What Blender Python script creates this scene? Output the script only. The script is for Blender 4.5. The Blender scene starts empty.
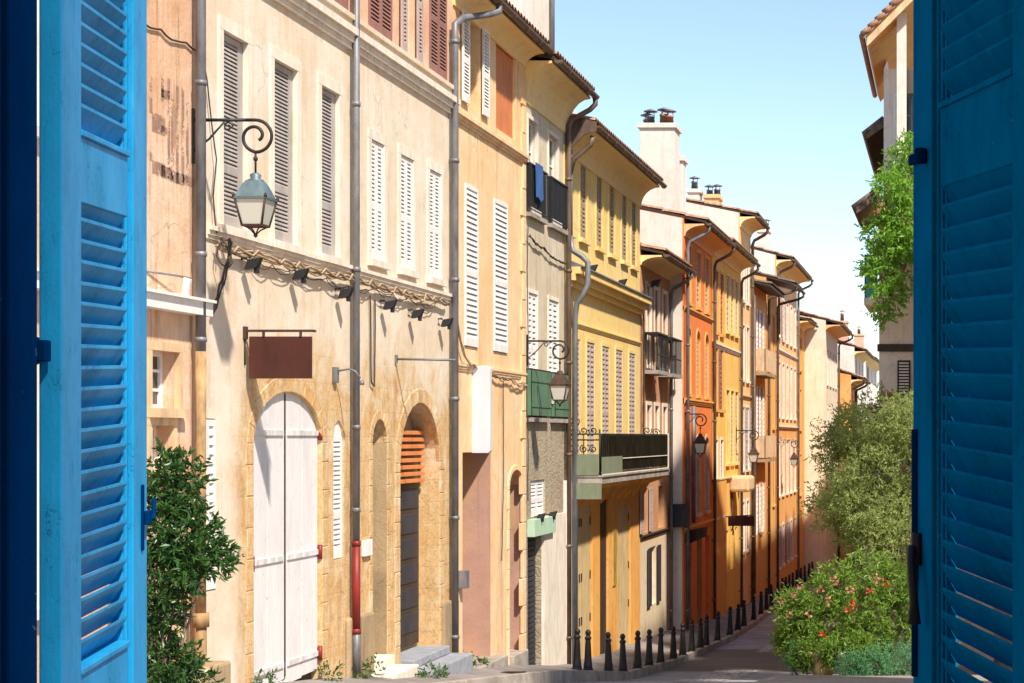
import bpy, bmesh, math, random
from mathutils import Vector, Matrix
random.seed(7)
S = bpy.context.scene
COL = S.collection
R = math.radians

# ---------------------------------------------------------------- camera, light, exposure
FPX, PX0, PY0, W, H = 1800.0, 950.0, 437.0, 1024, 683
cd = bpy.data.cameras.new('camera'); cam = bpy.data.objects.new('camera', cd); COL.objects.link(cam)
cam.location = (0, 0, 0); cam.rotation_euler = (R(90), 0, 0)
cd.sensor_width = 36; cd.lens = 36 * FPX / W
cd.shift_x = (W / 2 - PX0) / W
cd.shift_y = (PY0 - H / 2) / W
cd.clip_start = .05; cd.clip_end = 6000
S.camera = cam

TRAVEL = Vector((-.45, .5, -.8)).normalized()          # the way the sunlight travels
tosun = -TRAVEL
elev = math.asin(tosun.z); azim = math.atan2(tosun.x, tosun.y)
wd = bpy.data.worlds.new('World'); S.world = wd; wd.use_nodes = True
nt = wd.node_tree; nt.nodes.clear()
sky = nt.nodes.new('ShaderNodeTexSky'); sky.sky_type = 'NISHITA'; sky.sun_disc = False
sky.sun_elevation = elev; sky.sun_rotation = azim
sky.air_density = 1.0; sky.dust_density = .15; sky.ozone_density = 1.2; sky.altitude = 150
bg = nt.nodes.new('ShaderNodeBackground'); bg.inputs['Strength'].default_value = .125
wo = nt.nodes.new('ShaderNodeOutputWorld')
nt.links.new(sky.outputs[0], bg.inputs[0]); nt.links.new(bg.outputs[0], wo.inputs[0])
sd = bpy.data.lights.new('sun', 'SUN'); sd.energy = 4.1; sd.angle = R(2.0); sd.color = (1, .92, .80)
sun = bpy.data.objects.new('sun', sd); COL.objects.link(sun)
sun.rotation_euler = TRAVEL.to_track_quat('-Z', 'Y').to_euler(); sun.location = (0, -20, 60)
S.view_settings.view_transform = 'Standard'; S.view_settings.look = 'None'
S.view_settings.exposure = .76; S.view_settings.gamma = 1.0; S.view_settings.use_curve_mapping = False
S.cycles.max_bounces = 8; S.cycles.diffuse_bounces = 5
S.cycles.use_denoising = True

# ---------------------------------------------------------------- materials
def nodes(name):
    m = bpy.data.materials.new(name); m.use_nodes = True
    n = m.node_tree; b = n.nodes['Principled BSDF']
    return m, n, b
def N(n, t, **k):
    o = n.nodes.new(t)
    for a, v in k.items():
        if a.startswith('i_'): o.inputs[a[2:].replace('_', ' ')].default_value = v
        else: setattr(o, a, v)
    return o
def pos_vec(n, scale=(1, 1, 1), off=(0, 0, 0)):
    g = N(n, 'ShaderNodeNewGeometry'); mp = N(n, 'ShaderNodeMapping')
    mp.inputs['Scale'].default_value = scale; mp.inputs['Location'].default_value = off
    n.links.new(g.outputs['Position'], mp.inputs['Vector']); return mp.outputs[0]
def noise(n, vec, scale, detail=4, rough=.6, dist=0):
    o = N(n, 'ShaderNodeTexNoise'); o.inputs['Scale'].default_value = scale
    o.inputs['Detail'].default_value = detail; o.inputs['Roughness'].default_value = rough
    o.inputs['Distortion'].default_value = dist
    n.links.new(vec, o.inputs['Vector']); return o.outputs['Fac']
def ramp(n, fac, a, b, lo=0., hi=1.):
    o = N(n, 'ShaderNodeMapRange'); o.clamp = True
    o.inputs['From Min'].default_value = a; o.inputs['From Max'].default_value = b
    o.inputs['To Min'].default_value = lo; o.inputs['To Max'].default_value = hi
    n.links.new(fac, o.inputs['Value']); return o.outputs[0]
def mixc(n, fac, a, b):
    o = N(n, 'ShaderNodeMix', data_type='RGBA')
    for i, v in ((6, a), (7, b)):
        if isinstance(v, (tuple, list)): o.inputs[i].default_value = (*v[:3], 1)
        else: n.links.new(v, o.inputs[i])
    if isinstance(fac, float): o.inputs[0].default_value = fac
    else: n.links.new(fac, o.inputs[0])
    return o.outputs[2]
def mth(n, op, a, b=None):
    o = N(n, 'ShaderNodeMath', operation=op)
    for i, v in enumerate((a, b)):
        if v is None: continue
        if isinstance(v, (int, float)): o.inputs[i].default_value = v
        else: n.links.new(v, o.inputs[i])
    return o.outputs[0]
def bump(n, b, h, strength=.4, dist=.02):
    o = N(n, 'ShaderNodeBump'); o.inputs['Strength'].default_value = strength; o.inputs['Distance'].default_value = dist
    n.links.new(h, o.inputs['Height']); n.links.new(o.outputs[0], b.inputs['Normal'])
def xyz(n):
    g = N(n, 'ShaderNodeNewGeometry'); s = N(n, 'ShaderNodeSeparateXYZ')
    n.links.new(g.outputs['Position'], s.inputs[0]); return s.outputs

def stucco(name, col, alt, stain=(.25, .17, .10), amt=.5, patch=None, seed=0, bumpy=.35):
    """lime plaster: cloudy mottling, rain streaks, fine cracks; patch = (rgb, mask function) for bare stone"""
    m, n, b = nodes(name)
    v = pos_vec(n, off=(seed * 3.1, seed * 1.7, seed))
    vs = pos_vec(n, (1.2, 2.2, .22), (seed, seed * 2, 0))
    big = noise(n, v, .7, 5, .65, .4); mid = noise(n, v, 3.2, 6, .7); fine = noise(n, v, 26, 4, .7)
    c = mixc(n, ramp(n, big, .38, .64), col, alt)
    c = mixc(n, ramp(n, mid, .50, .72, 0, .45), c, tuple(x * .66 for x in col))
    vd = pos_vec(n, (3., 4., .12), (seed, 0, seed)); dr_ = noise(n, vd, 3.5, 5, .6)
    c = mixc(n, ramp(n, dr_, .55, .72, 0, amt * .55), c, tuple(x * .62 for x in col))
    st = noise(n, vs, 2.2, 6, .7)
    c = mixc(n, ramp(n, st, .53, .72, 0, amt), c, stain)
    c = mixc(n, ramp(n, fine, .56, .74, 0, .4), c, tuple(min(.9, x * 1.2 + .03) for x in col))
    c = mixc(n, ramp(n, fine, .40, .28, 0, .35), c, tuple(x * .6 for x in col))
    h = mth(n, 'ADD', mth(n, 'MULTIPLY', mid, .6), mth(n, 'MULTIPLY', fine, .35))
    if name == 'rubble_stone':
        rv = N(n, 'ShaderNodeTexVoronoi', feature='DISTANCE_TO_EDGE'); rv.inputs['Scale'].default_value = 7.5; n.links.new(pos_vec(n, (1, 1, 1.3)), rv.inputs['Vector'])
        rc_ = N(n, 'ShaderNodeTexVoronoi'); rc_.inputs['Scale'].default_value = 7.5; n.links.new(pos_vec(n, (1, 1, 1.3)), rc_.inputs['Vector'])
        sc_ = N(n, 'ShaderNodeSeparateColor'); n.links.new(rc_.outputs['Color'], sc_.inputs[0])
        c = mixc(n, mth(n, 'MULTIPLY', sc_.outputs[0], .35), c, (.52, .43, .32)); c = mixc(n, ramp(n, rv.outputs['Distance'], 0, .12, .25, 0), c, (.12, .09, .06))
        h = mth(n, 'ADD', h, mth(n, 'MULTIPLY', ramp(n, rv.outputs['Distance'], 0, .14), .7))
    vo = N(n, 'ShaderNodeTexVoronoi', feature='DISTANCE_TO_EDGE'); vo.inputs['Scale'].default_value = .55
    wv = N(n, 'ShaderNodeVectorMath', operation='ADD'); nn = N(n, 'ShaderNodeTexNoise'); nn.inputs['Scale'].default_value = 1.6; nn.inputs['Detail'].default_value = 6
    n.links.new(v, nn.inputs['Vector']); n.links.new(v, wv.inputs[0]); n.links.new(nn.outputs['Color'], wv.inputs[1])
    n.links.new(wv.outputs[0], vo.inputs['Vector'])
    cr = mth(n, 'MULTIPLY', ramp(n, vo.outputs['Distance'], .0, .007, 1, 0), ramp(n, big, .5, .6))
    c = mixc(n, mth(n, 'MULTIPLY', cr, .5), c, tuple(x * .4 for x in col))
    if patch:
        mask = patch(n, v, mid)
        blk = N(n, 'ShaderNodeTexBrick'); blk.inputs['Scale'].default_value = 1
        blk.inputs['Brick Width'].default_value = .75; blk.inputs['Row Height'].default_value = .34; blk.inputs['Mortar Size'].default_value = .012
        blk.inputs['Mortar Smooth'].default_value = .5
        X, Y, Z = xyz(n); cb = N(n, 'ShaderNodeCombineXYZ'); n.links.new(mth(n, 'ADD', Y, X), cb.inputs[0]); n.links.new(Z, cb.inputs[1])
        n.links.new(cb.outputs[0], blk.inputs['Vector'])
        s1 = noise(n, v, 2.1, 7, .75, .6)
        sc = mixc(n, ramp(n, s1, .34, .66), (.64, .36, .13), (.70, .55, .33))
        sc = mixc(n, ramp(n, fine, .5, .72, 0, .6), sc, (.28, .15, .06))
        sc = mixc(n, ramp(n, noise(n, v, 5, 8, .8, 1.), .52, .64, 0, .6), sc, (.32, .18, .08))
        vl = noise(n, pos_vec(n, (2.2, 2.6, .5), (4, 2, 7)), 1.6, 7, .75, .5)
        sc = mixc(n, ramp(n, vl, .48, .66, 0, .6), sc, (.40, .21, .08)); sc = mixc(n, ramp(n, noise(n, v, 1.3, 5, .7, .6), .55, .68, 0, .8), sc, (.74, .62, .44))
        sc = mixc(n, mth(n, 'MULTIPLY', blk.outputs['Fac'], .10), sc, (.30, .17, .08))
        c = mixc(n, mask, c, sc)
        h = mth(n, 'SUBTRACT', h, mth(n, 'MULTIPLY', mask, .5))
        h = mth(n, 'SUBTRACT', h, mth(n, 'MULTIPLY', mth(n, 'MULTIPLY', blk.outputs['Fac'], mask), .12))
        h = mth(n, 'ADD', h, mth(n, 'MULTIPLY', mth(n, 'MULTIPLY', s1, mask), .9))
    n.links.new(c, b.inputs['Base Color']); b.inputs['Roughness'].default_value = .92
    b.inputs['Specular IOR Level'].default_value = .2
    bump(n, b, h, bumpy, .03)
    return m
def plain(name, col, rough=.6, var=.18, metal=0., scale=6, bmp=.1, streak=True, spec=.4):
    m, n, b = nodes(name)
    v = pos_vec(n, (1, 1, .35) if streak else (1, 1, 1)); f = noise(n, v, scale, 5, .65)
    f2 = noise(n, pos_vec(n), scale * 7, 3, .6)
    c = mixc(n, ramp(n, f, .35, .7), tuple(min(1, x * (1 + var)) for x in col), tuple(x * (1 - var * 1.6) for x in col))
    c = mixc(n, ramp(n, f2, .6, .75, 0, var), c, tuple(x * .5 for x in col))
    n.links.new(c, b.inputs['Base Color']); b.inputs['Roughness'].default_value = rough
    b.inputs['Metallic'].default_value = metal; b.inputs['Specular IOR Level'].default_value = spec
    bump(n, b, f2, bmp, .01)
    return m
def blue_paint(name, col, seed, light, spec=.08):
    m, n, b = nodes(name)
    v = pos_vec(n, (1, 1, .5), (seed, 0, 0)); vs = pos_vec(n, (6, 6, .8), (0, seed, 0))
    f = noise(n, v, 7, 6, .7); g = noise(n, vs, 9, 5, .7); k = noise(n, pos_vec(n), 130, 3, .6)
    c = mixc(n, ramp(n, f, .35, .68), col, tuple(x * .72 for x in col))
    c = mixc(n, ramp(n, g, .60, .78, 0, .35), c, light)
    chip = noise(n, pos_vec(n, (1, 1, 1), (seed, 4, 0)), 22, 8, .8, .5)
    c = mixc(n, ramp(n, chip, .655, .675, 0, .6), c, (.30, .42, .52))
    vo = N(n, 'ShaderNodeTexVoronoi', feature='DISTANCE_TO_EDGE'); vo.inputs['Scale'].default_value = 9
    nn = N(n, 'ShaderNodeTexNoise'); nn.inputs['Scale'].default_value = 14; nn.inputs['Detail'].default_value = 5
    wv = N(n, 'ShaderNodeVectorMath', operation='MULTIPLY_ADD'); n.links.new(v, nn.inputs['Vector'])
    n.links.new(nn.outputs['Color'], wv.inputs[0]); wv.inputs[1].default_value = (.35, .35, .35); n.links.new(pos_vec(n, (1, 1, .5)), wv.inputs[2])
    n.links.new(wv.outputs[0], vo.inputs['Vector'])
    cr = mth(n, 'MULTIPLY', ramp(n, vo.outputs['Distance'], 0, .012, 1, 0), ramp(n, f, .46, .56))
    c = mixc(n, mth(n, 'MULTIPLY', cr, .65), c, (.004, .03, .08))
    n.links.new(c, b.inputs['Base Color'])
    n.links.new(ramp(n, f, .3, .7, .3, .5), b.inputs['Roughness']); b.inputs['Specular IOR Level'].default_value = spec
    h = mth(n, 'SUBTRACT', mth(n, 'ADD', mth(n, 'MULTIPLY', g, .7), mth(n, 'MULTIPLY', k, .35)), mth(n, 'MULTIPLY', cr, .8))
    bump(n, b, h, .45, .004)
    return m
def leafmat(name, a, bcol, trans=.35, rough=.5):
    m, n, b = nodes(name)
    oi = N(n, 'ShaderNodeNewGeometry'); r = N(n, 'ShaderNodeTexNoise'); r.inputs['Scale'].default_value = 9
    r.inputs['Detail'].default_value = 3
    n.links.new(oi.outputs['Position'], r.inputs['Vector'])
    w = N(n, 'ShaderNodeTexWhiteNoise', noise_dimensions='1D'); n.links.new(oi.outputs['Random Per Island'], w.inputs['W'])
    c = mixc(n, mth(n, 'ADD', mth(n, 'MULTIPLY', r.outputs['Fac'], .45), mth(n, 'MULTIPLY', w.outputs['Value'], .55)), a, bcol)
    n.links.new(c, b.inputs['Base Color']); b.inputs['Roughness'].default_value = rough
    tr = N(n, 'ShaderNodeBsdfTranslucent'); mx = N(n, 'ShaderNodeMixShader'); mx.inputs[0].default_value = trans
    n.links.new(c, tr.inputs['Color']); n.links.new(b.outputs[0], mx.inputs[1]); n.links.new(tr.outputs[0], mx.inputs[2])
    out = [x for x in n.nodes if x.type == 'OUTPUT_MATERIAL'][0]; n.links.new(mx.outputs[0], out.inputs[0])
    return m

def cream_patch(n, v, mid):
    X, Y, Z = xyz(n)
    wob = mth(n, 'MULTIPLY', mth(n, 'SUBTRACT', noise(n, v, .9, 7, .7, .5), .5), 3.4)
    wob2 = mth(n, 'MULTIPLY', mth(n, 'SUBTRACT', mid, .5), .8)
    low = ramp(n, mth(n, 'ADD', mth(n, 'ADD', Z, wob), wob2), .35, 1.15, 1, 0)
    far = ramp(n, mth(n, 'ADD', Y, mth(n, 'MULTIPLY', wob, .35)), 20.0, 20.5)
    return mth(n, 'MULTIPLY', low, far)
def low_patch(z, amt=1.0):
    def f(n, v, mid):
        X, Y, Z = xyz(n)
        wob = mth(n, 'MULTIPLY', mth(n, 'SUBTRACT', noise(n, v, .9, 7, .7, .5), .5), 3.)
        return mth(n, 'MULTIPLY', ramp(n, mth(n, 'ADD', Z, wob), z, z + .3, 1, 0), amt)
    return f
def stone_all(n, v, mid): return ramp(n, mid, .0, .1)

M = {}
M['peach'] = stucco('peach_plaster', (.68, .38, .21), (.78, .58, .42), (.30, .16, .09), .95, None, 1, .6)
M['cream'] = stucco('cream_plaster', (.72, .58, .42), (.78, .69, .57), (.55, .34, .18), .5, cream_patch, 2)
M['pinkish'] = stucco('pink_plaster', (.72, .40, .26), (.78, .55, .38), seed=3, amt=.5)
M['yellowpeach'] = stucco('apricot_plaster', (.83, .52, .27), (.84, .62, .38), (.55, .30, .12), .75, None, 4)
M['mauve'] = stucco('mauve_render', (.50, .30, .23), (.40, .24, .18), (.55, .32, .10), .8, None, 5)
M['grey'] = stucco('grey_plaster', (.60, .49, .34), (.68, .58, .44), (.20, .16, .12), .6, None, 6)
M['rubble'] = stucco('rubble_stone', (.46, .37, .26), (.34, .27, .19), (.16, .12, .08), .6, None, 7, .4)
M['yellow'] = stucco('yellow_plaster', (.84, .58, .20), (.84, .63, .28), (.6, .34, .10), .65, None, 8, .3)
M['orange'] = stucco('orange_plaster', (.82, .38, .09), (.80, .42, .13), (.40, .16, .04), .65, None, 9, .3)
M['brown'] = stucco('brown_plaster', (.54, .26, .12), (.58, .33, .17), (.25, .13, .07), .6, None, 10)
M['red'] = stucco('red_plaster', (.84, .21, .05), (.82, .27, .08), (.45, .11, .03), .65, None, 11, .3)
M['white_wall'] = stucco('white_plaster', (.78, .68, .58), (.82, .74, .66), (.50, .36, .26), .5, None, 12)
M['sand'] = stucco('sand_plaster', (.84, .50, .22), (.86, .58, .30), (.45, .26, .12), .75, None, 13)
M['tan'] = stucco('tan_plaster', (.80, .38, .11), (.80, .46, .18), (.4, .20, .08), .75, None, 14)
M['pale_cream'] = stucco('pale_cream_plaster', (.72, .55, .36), (.76, .62, .44), (.45, .30, .18), .5, None, 17)
M['gold'] = stucco('golden_plaster', (.90, .50, .10), (.88, .56, .18), (.6, .34, .10), .7, None, 18)
M['pale_stone_wall'] = stucco('pale_stone_wall', (.80, .72, .56), (.74, .64, .48), (.45, .33, .2), .5, None, 19)
M['cove'] = stucco('pale_cove_plaster', (.90, .64, .28), (.90, .68, .36), (.6, .4, .2), .2, None, 22, .15)
M['orange_cove'] = stucco('orange_cove_plaster', (.88, .48, .20), (.88, .54, .26), (.6, .3, .15), .2, None, 23, .15)
M['stone'] = stucco('stone_blocks', (.70, .52, .30), (.72, .58, .38), (.30, .20, .11), .5, stone_all, 15)
M['sill'] = plain('pale_stone', (.78, .68, .56), .85, .12)
M['warm_sill'] = plain('warm_stone', (.70, .48, .28), .85, .18)
M['white_paint'] = plain('white_paint', (.80, .76, .72), .6, .07)
M['door_white'] = plain('door_white', (.72, .70, .69), .65, .06, scale=3)
_m = M['door_white']; _n = _m.node_tree; _b = _n.nodes['Principled BSDF']; _src = _b.inputs['Base Color'].links[0].from_socket
_f = noise(_n, pos_vec(_n, (1, 9, 1.6)), 4.5, 7, .8, .3); _c = mixc(_n, ramp(_n, _f, .615, .64, 0, .75), _src, (.20, .13, .10)); _g = noise(_n, pos_vec(_n, (1, 14, .5)), 3, 5, .6)
_c = mixc(_n, ramp(_n, _g, .5, .72, 0, .3), _c, (.50, .40, .34)); _n.links.new(_c, _b.inputs['Base Color'])
M['grey_shutter'] = plain('grey_shutter', (.40, .36, .33), .7, .15)
M['grey_stile'] = plain('grey_stile', (.55, .50, .48), .7, .1)
M['brown_shutter'] = plain('brown_shutter', (.30, .14, .11), .7, .12)
M['lilac_shutter'] = plain('lilac_shutter', (.46, .36, .33), .7, .1)
M['tan_shutter'] = plain('tan_shutter', (.36, .25, .16), .7, .12)
M['dark_shutter'] = plain('dark_shutter', (.035, .035, .045), .6, .2)
M['black_iron'] = plain('black_iron', (.02, .02, .022), .5, .2, bmp=.2)
M['rust_iron'] = plain('rust_iron', (.06, .03, .02), .75, .3)
M['zinc'] = plain('zinc', (.20, .20, .21), .5, .25, .3)
M['brown_zinc'] = plain('brown_zinc', (.16, .11, .08), .55, .3, .2)
M['red_pipe'] = plain('red_pipe', (.22, .02, .016), .5, .2)
M['sign_brown'] = plain('sign_brown', (.065, .018, .012), .5, .15)
M['sign_grey'] = plain('sign_grey', (.62, .64, .70), .45, .03)
M['green'] = plain('green_paint', (.10, .20, .12), .5, .15)
M['pale_green'] = plain('pale_green', (.45, .62, .45), .6, .08)
M['canvas'] = plain('green_canvas', (.20, .22, .14), .8, .12)
M['mesh'] = plain('dark_screen', (.022, .018, .012), 1., .3, spec=.0)
M['wood_yellow'] = plain('pale_wood', (.60, .44, .22), .7, .15)
M['orange_wood'] = plain('orange_wood', (.72, .24, .08), .6, .12)
M['orange_panel'] = plain('orange_panel', (.62, .20, .07), .7, .1)
M['dark_wood'] = plain('dark_wood', (.05, .032, .022), .6, .2)
M['terracotta'] = plain('terracotta', (.50, .20, .10), .8, .25, streak=False)
M['tile'] = plain('roof_tile', (.38, .20, .12), .85, .4, streak=False, scale=9, bmp=.3)
M['tile_dark'] = plain('old_roof_tile', (.16, .11, .08), .85, .4, streak=False, scale=9, bmp=.3)
M['cable'] = plain('cable', (.05, .04, .035), .7, .2)
M['cable_pale'] = plain('pale_cable', (.45, .32, .20), .8, .2)
M['copper'] = plain('patina_copper', (.13, .20, .23), .5, .25, .3)
M['blue_grey_step'] = plain('worn_step', (.30, .31, .34), .8, .15, streak=False)
M['kerb'] = plain('kerb_stone', (.36, .31, .26), .85, .25, streak=False, scale=3, bmp=.5)
M['asphalt'] = plain('asphalt', (.31, .295, .305), .85, .2, streak=False, scale=1.2, bmp=.5)
M['bark'] = plain('bark', (.16, .12, .08), .9, .35, bmp=.8)
M['turquoise'] = plain('turquoise', (.05, .42, .45), .6, .1)
M['blueL'] = blue_paint('lit_blue_paint', (.018, .33, .66), 1, (.10, .46, .76))  # lit copy of the shutter blue, light put into the colour
M['blueR'] = blue_paint('shaded_blue_paint', (.001, .20, .42), 5, (.002, .26, .54), .0)  # shaded copy of the shutter blue, shade put into the colour
M['navy'] = blue_paint('navy_and_shade_paint', (.001, .035, .13), 9, (.003, .05, .16), .0)  # shade put into the frame board's blue; the fittings are navy themselves
m, n, b = nodes('window_glass'); b.inputs['Base Color'].default_value = (.05, .055, .06, 1); b.inputs['Roughness'].default_value = .08; M['glass'] = m
m, n, b = nodes('frosted_lamp_glass'); b.inputs['Base Color'].default_value = (.55, .56, .50, 1); b.inputs['Roughness'].default_value = .25; M['lampglass'] = m
# cobbled drain strip and pavement
m, n, b = nodes('cobbles')
vo = N(n, 'ShaderNodeTexVoronoi'); vo.inputs['Scale'].default_value = 7; vo.inputs['Randomness'].default_value = .6
n.links.new(pos_vec(n), vo.inputs['Vector'])
vd = N(n, 'ShaderNodeTexVoronoi', feature='DISTANCE_TO_EDGE'); vd.inputs['Scale'].default_value = 7; vd.inputs['Randomness'].default_value = .6
n.links.new(pos_vec(n), vd.inputs['Vector'])
sx = N(n, 'ShaderNodeSeparateColor'); n.links.new(vo.outputs['Color'], sx.inputs[0])
c = mixc(n, sx.outputs[0], (.42, .39, .38), (.66, .62, .60)); c = mixc(n, ramp(n, vd.outputs['Distance'], 0, .12, 1, 0), c, (.08, .075, .07))
n.links.new(c, b.inputs['Base Color']); b.inputs['Roughness'].default_value = .8; bump(n, b, ramp(n, vd.outputs['Distance'], 0, .2), .8, .03); M['cobble'] = m
M['pave'] = plain('pavement', (.24, .21, .195), .85, .22, streak=False, scale=1.6, bmp=.5)
M['pale_pave'] = plain('pale_pavement', (.30, .27, .23), .85, .15, streak=False, scale=1.6, bmp=.5)
M['ground'] = plain('ground', (.16, .14, .12), .9, .2, streak=False, scale=.3)
M['laurel'] = leafmat('laurel_leaf', (.012, .05, .014), (.07, .17, .03), .2, .3)
M['olive'] = leafmat('olive_leaf', (.22, .29, .07), (.54, .60, .22), .5, .6)
M['bush'] = leafmat('bush_leaf', (.09, .22, .02), (.36, .50, .08), .5, .45)
M['vine'] = leafmat('vine_leaf', (.14, .36, .03), (.36, .58, .08), .45, .4)
M['juniper'] = leafmat('juniper_needle', (.05, .20, .07), (.16, .38, .15), .2, .6)
M['weed'] = leafmat('weed_leaf', (.04, .10, .02), (.10, .18, .04), .3, .6)
M['pink'] = leafmat('pink_petal', (.70, .20, .18), (.80, .36, .30), .4, .5)
M['redp'] = leafmat('red_petal', (.65, .04, .02), (.75, .10, .04), .35, .5)

# ---------------------------------------------------------------- building blocks
OFF = {}
def thing(name, label, cat, loc, group=None, kind=None):
    o = bpy.data.objects.new(name, None); COL.objects.link(o); o.location = loc
    o.empty_display_size = .2
    o['label'] = label; o['category'] = cat
    if group: o['group'] = group
    if kind: o['kind'] = kind
    OFF[o.name] = Vector(loc); return o
def tag(o, label, cat, group=None, kind=None):
    o['label'] = label; o['category'] = cat
    if group: o['group'] = group
    if kind: o['kind'] = kind
    return o
class MB:
    """collects shapes given in world coordinates; build() links them as ONE mesh under a parent"""
    def __init__(s): s.v = []; s.f = []; s.sm = []
    def add(s, vs, fs, smooth=False):
        k = len(s.v); s.v += [tuple(p) for p in vs]; s.f += [tuple(i + k for i in f) for f in fs]; s.sm += [smooth] * len(fs)
    def quad(s, a, b, c, d): s.add([a, b, c, d], [(0, 1, 2, 3)])
    def hexa(s, p):   # 8 points: bottom ring 0-3, top ring 4-7
        s.add(p, [(0, 3, 2, 1), (4, 5, 6, 7), (0, 1, 5, 4), (1, 2, 6, 5), (2, 3, 7, 6), (3, 0, 4, 7)])
    def box(s, x0, x1, y0, y1, z0, z1):
        s.hexa([(x0, y0, z0), (x1, y0, z0), (x1, y1, z0), (x0, y1, z0), (x0, y0, z1), (x1, y0, z1), (x1, y1, z1), (x0, y1, z1)])
    def prism(s, loop, vec):
        n = len(loop); v = Vector(vec); a = [Vector(p) for p in loop]
        s.add(a + [p + v for p in a], [tuple(range(n - 1, -1, -1)), tuple(range(n, 2 * n))] + [(i, (i + 1) % n, (i + 1) % n + n, i + n) for i in range(n)])
    def tube(s, pts, r, n=8, caps=True):
        pts = [Vector(p) for p in pts]; rs = r if isinstance(r, (list, tuple)) else [r] * len(pts)
        vs = []; up = None
        for i, p in enumerate(pts):
            d = (pts[min(i + 1, len(pts) - 1)] - pts[max(i - 1, 0)])
            d = d.normalized() if d.length > 1e-9 else Vector((0, 0, 1))
            if up is None: up = Vector((0, 0, 1)) if abs(d.z) < .9 else Vector((1, 0, 0))
            a = d.cross(up)
            if a.length < 1e-4: a = d.cross(Vector((0, 1, .1)))
            a.normalize(); bb = a.cross(d).normalized(); up = bb
            for k in range(n):
                t = 2 * math.pi * k / n; vs.append(p + (a * math.cos(t) + bb * math.sin(t)) * rs[i])
        fs = []
        for i in range(len(pts) - 1):
            for k in range(n):
                k2 = (k + 1) % n; fs.append((i * n + k, i * n + k2, (i + 1) * n + k2, (i + 1) * n + k))
        if caps: fs += [tuple(range(n - 1, -1, -1)), tuple((len(pts) - 1) * n + k for k in range(n))]
        s.add(vs, fs, True)
    def lathe(s, prof, c, n=16, ph=0., smooth=True, axis=None):
        vs = []; fs = []
        for r, z in prof:
            for k in range(n):
                t = 2 * math.pi * k / n + ph; vs.append((c[0] + r * math.cos(t), c[1] + r * math.sin(t), c[2] + z))
        for i in range(len(prof) - 1):
            for k in range(n):
                k2 = (k + 1) % n; fs.append((i * n + k, i * n + k2, (i + 1) * n + k2, (i + 1) * n + k))
        fs += [tuple(range(n - 1, -1, -1)), tuple((len(prof) - 1) * n + k for k in range(n))]
        s.add(vs, fs, smooth)
    def build(s, name, mat, parent=None, bevel=0., recalc=True):
        me = bpy.data.meshes.new(name)
        root = parent
        while root is not None and root.parent is not None: root = root.parent
        off = OFF.get(root.name, Vector()) if root is not None else Vector()
        me.from_pydata([(x - off.x, y - off.y, z - off.z) for x, y, z in s.v], [], s.f)
        me.polygons.foreach_set('use_smooth', s.sm)
        if recalc:
            bm = bmesh.new(); bm.from_mesh(me); bmesh.ops.recalc_face_normals(bm, faces=bm.faces[:]); bm.to_mesh(me); bm.free()
        me.materials.append(M[mat] if isinstance(mat, str) else mat); me.update()
        o = bpy.data.objects.new(name, me); COL.objects.link(o)
        if parent is not None: o.parent = parent
        if bevel:
            bv = o.modifiers.new('bevel', 'BEVEL'); bv.width = bevel; bv.segments = 2; bv.limit_method = 'ANGLE'; bv.angle_limit = R(40)
        return o
def copy_tree(o, parent=None):
    c = o.copy(); COL.objects.link(c); c.parent = parent
    for ch in list(o.children): copy_tree(ch, c)
    return c

class Face:
    """a vertical wall plane: u along it, v up, d out of it"""
    def __init__(s, kind, k): s.kind = kind; s.k = k
    def p(s, u, v, d=0.):
        if s.kind == 'E': return (s.k + d, u, v)        # faces +X (left hand houses)
        if s.kind == 'W': return (s.k - d, u, v)        # faces -X
        if s.kind == 'S': return (u, s.k - d, v)        # faces the camera
    def box(s, mb, u0, u1, v0, v1, d0, d1):
        mb.hexa([s.p(u0, v0, d0), s.p(u1, v0, d0), s.p(u1, v0, d1), s.p(u0, v0, d1), s.p(u0, v1, d0), s.p(u1, v1, d0), s.p(u1, v1, d1), s.p(u0, v1, d1)])
def U(px, X=-8.): return FPX * X / (px - PX0)          # where a wall at X passes that column
def V(py, u): return (PY0 - py) * u / FPX

def arch_pts(u0, u1, v1, rise, n=14):
    uc = (u0 + u1) / 2; hw = (u1 - u0) / 2
    return [(uc - hw * math.cos(math.pi * i / n), v1 - rise + rise * math.sin(math.pi * i / n)) for i in range(n + 1)]

def leaf(F, u0, u1, v0, v1, d, pitch=.055, th=.03, stile=.06, rails=(.45,), bottom=.12, top=.07):
    """one louvred shutter leaf as one mesh: stiles, rails and tilted slats"""
    mb = MB()
    F.box(mb, u0, u0 + stile, v0, v1, d, d + th); F.box(mb, u1 - stile, u1, v0, v1, d, d + th)
    a, b_ = u0 + stile, u1 - stile
    F.box(mb, a, b_, v0, v0 + bottom, d, d + th); F.box(mb, a, b_, v1 - top, v1, d, d + th)
    cuts = [v0 + bottom]
    for r in rails:
        c = v0 + (v1 - v0) * r; F.box(mb, a, b_, c - .04, c + .04, d, d + th); cuts += [c - .04, c + .04]
    cuts.append(v1 - top)
    for i in range(0, len(cuts), 2):
        k = max(1, int((cuts[i + 1] - cuts[i]) / pitch)); p = (cuts[i + 1] - cuts[i]) / k
        for j in range(k):
            z = cuts[i] + j * p
            mb.hexa([F.p(a, z + .0, d + th * .95), F.p(b_, z, d + th * .95), F.p(b_, z + p * .85, d + .002), F.p(a, z + p * .85, d + .002),
                     F.p(a, z + .012, d + th * .95), F.p(b_, z + .012, d + th * .95), F.p(b_, z + p * .85 + .012, d + .002), F.p(a, z + p * .85 + .012, d + .002)])
    return mb

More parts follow.
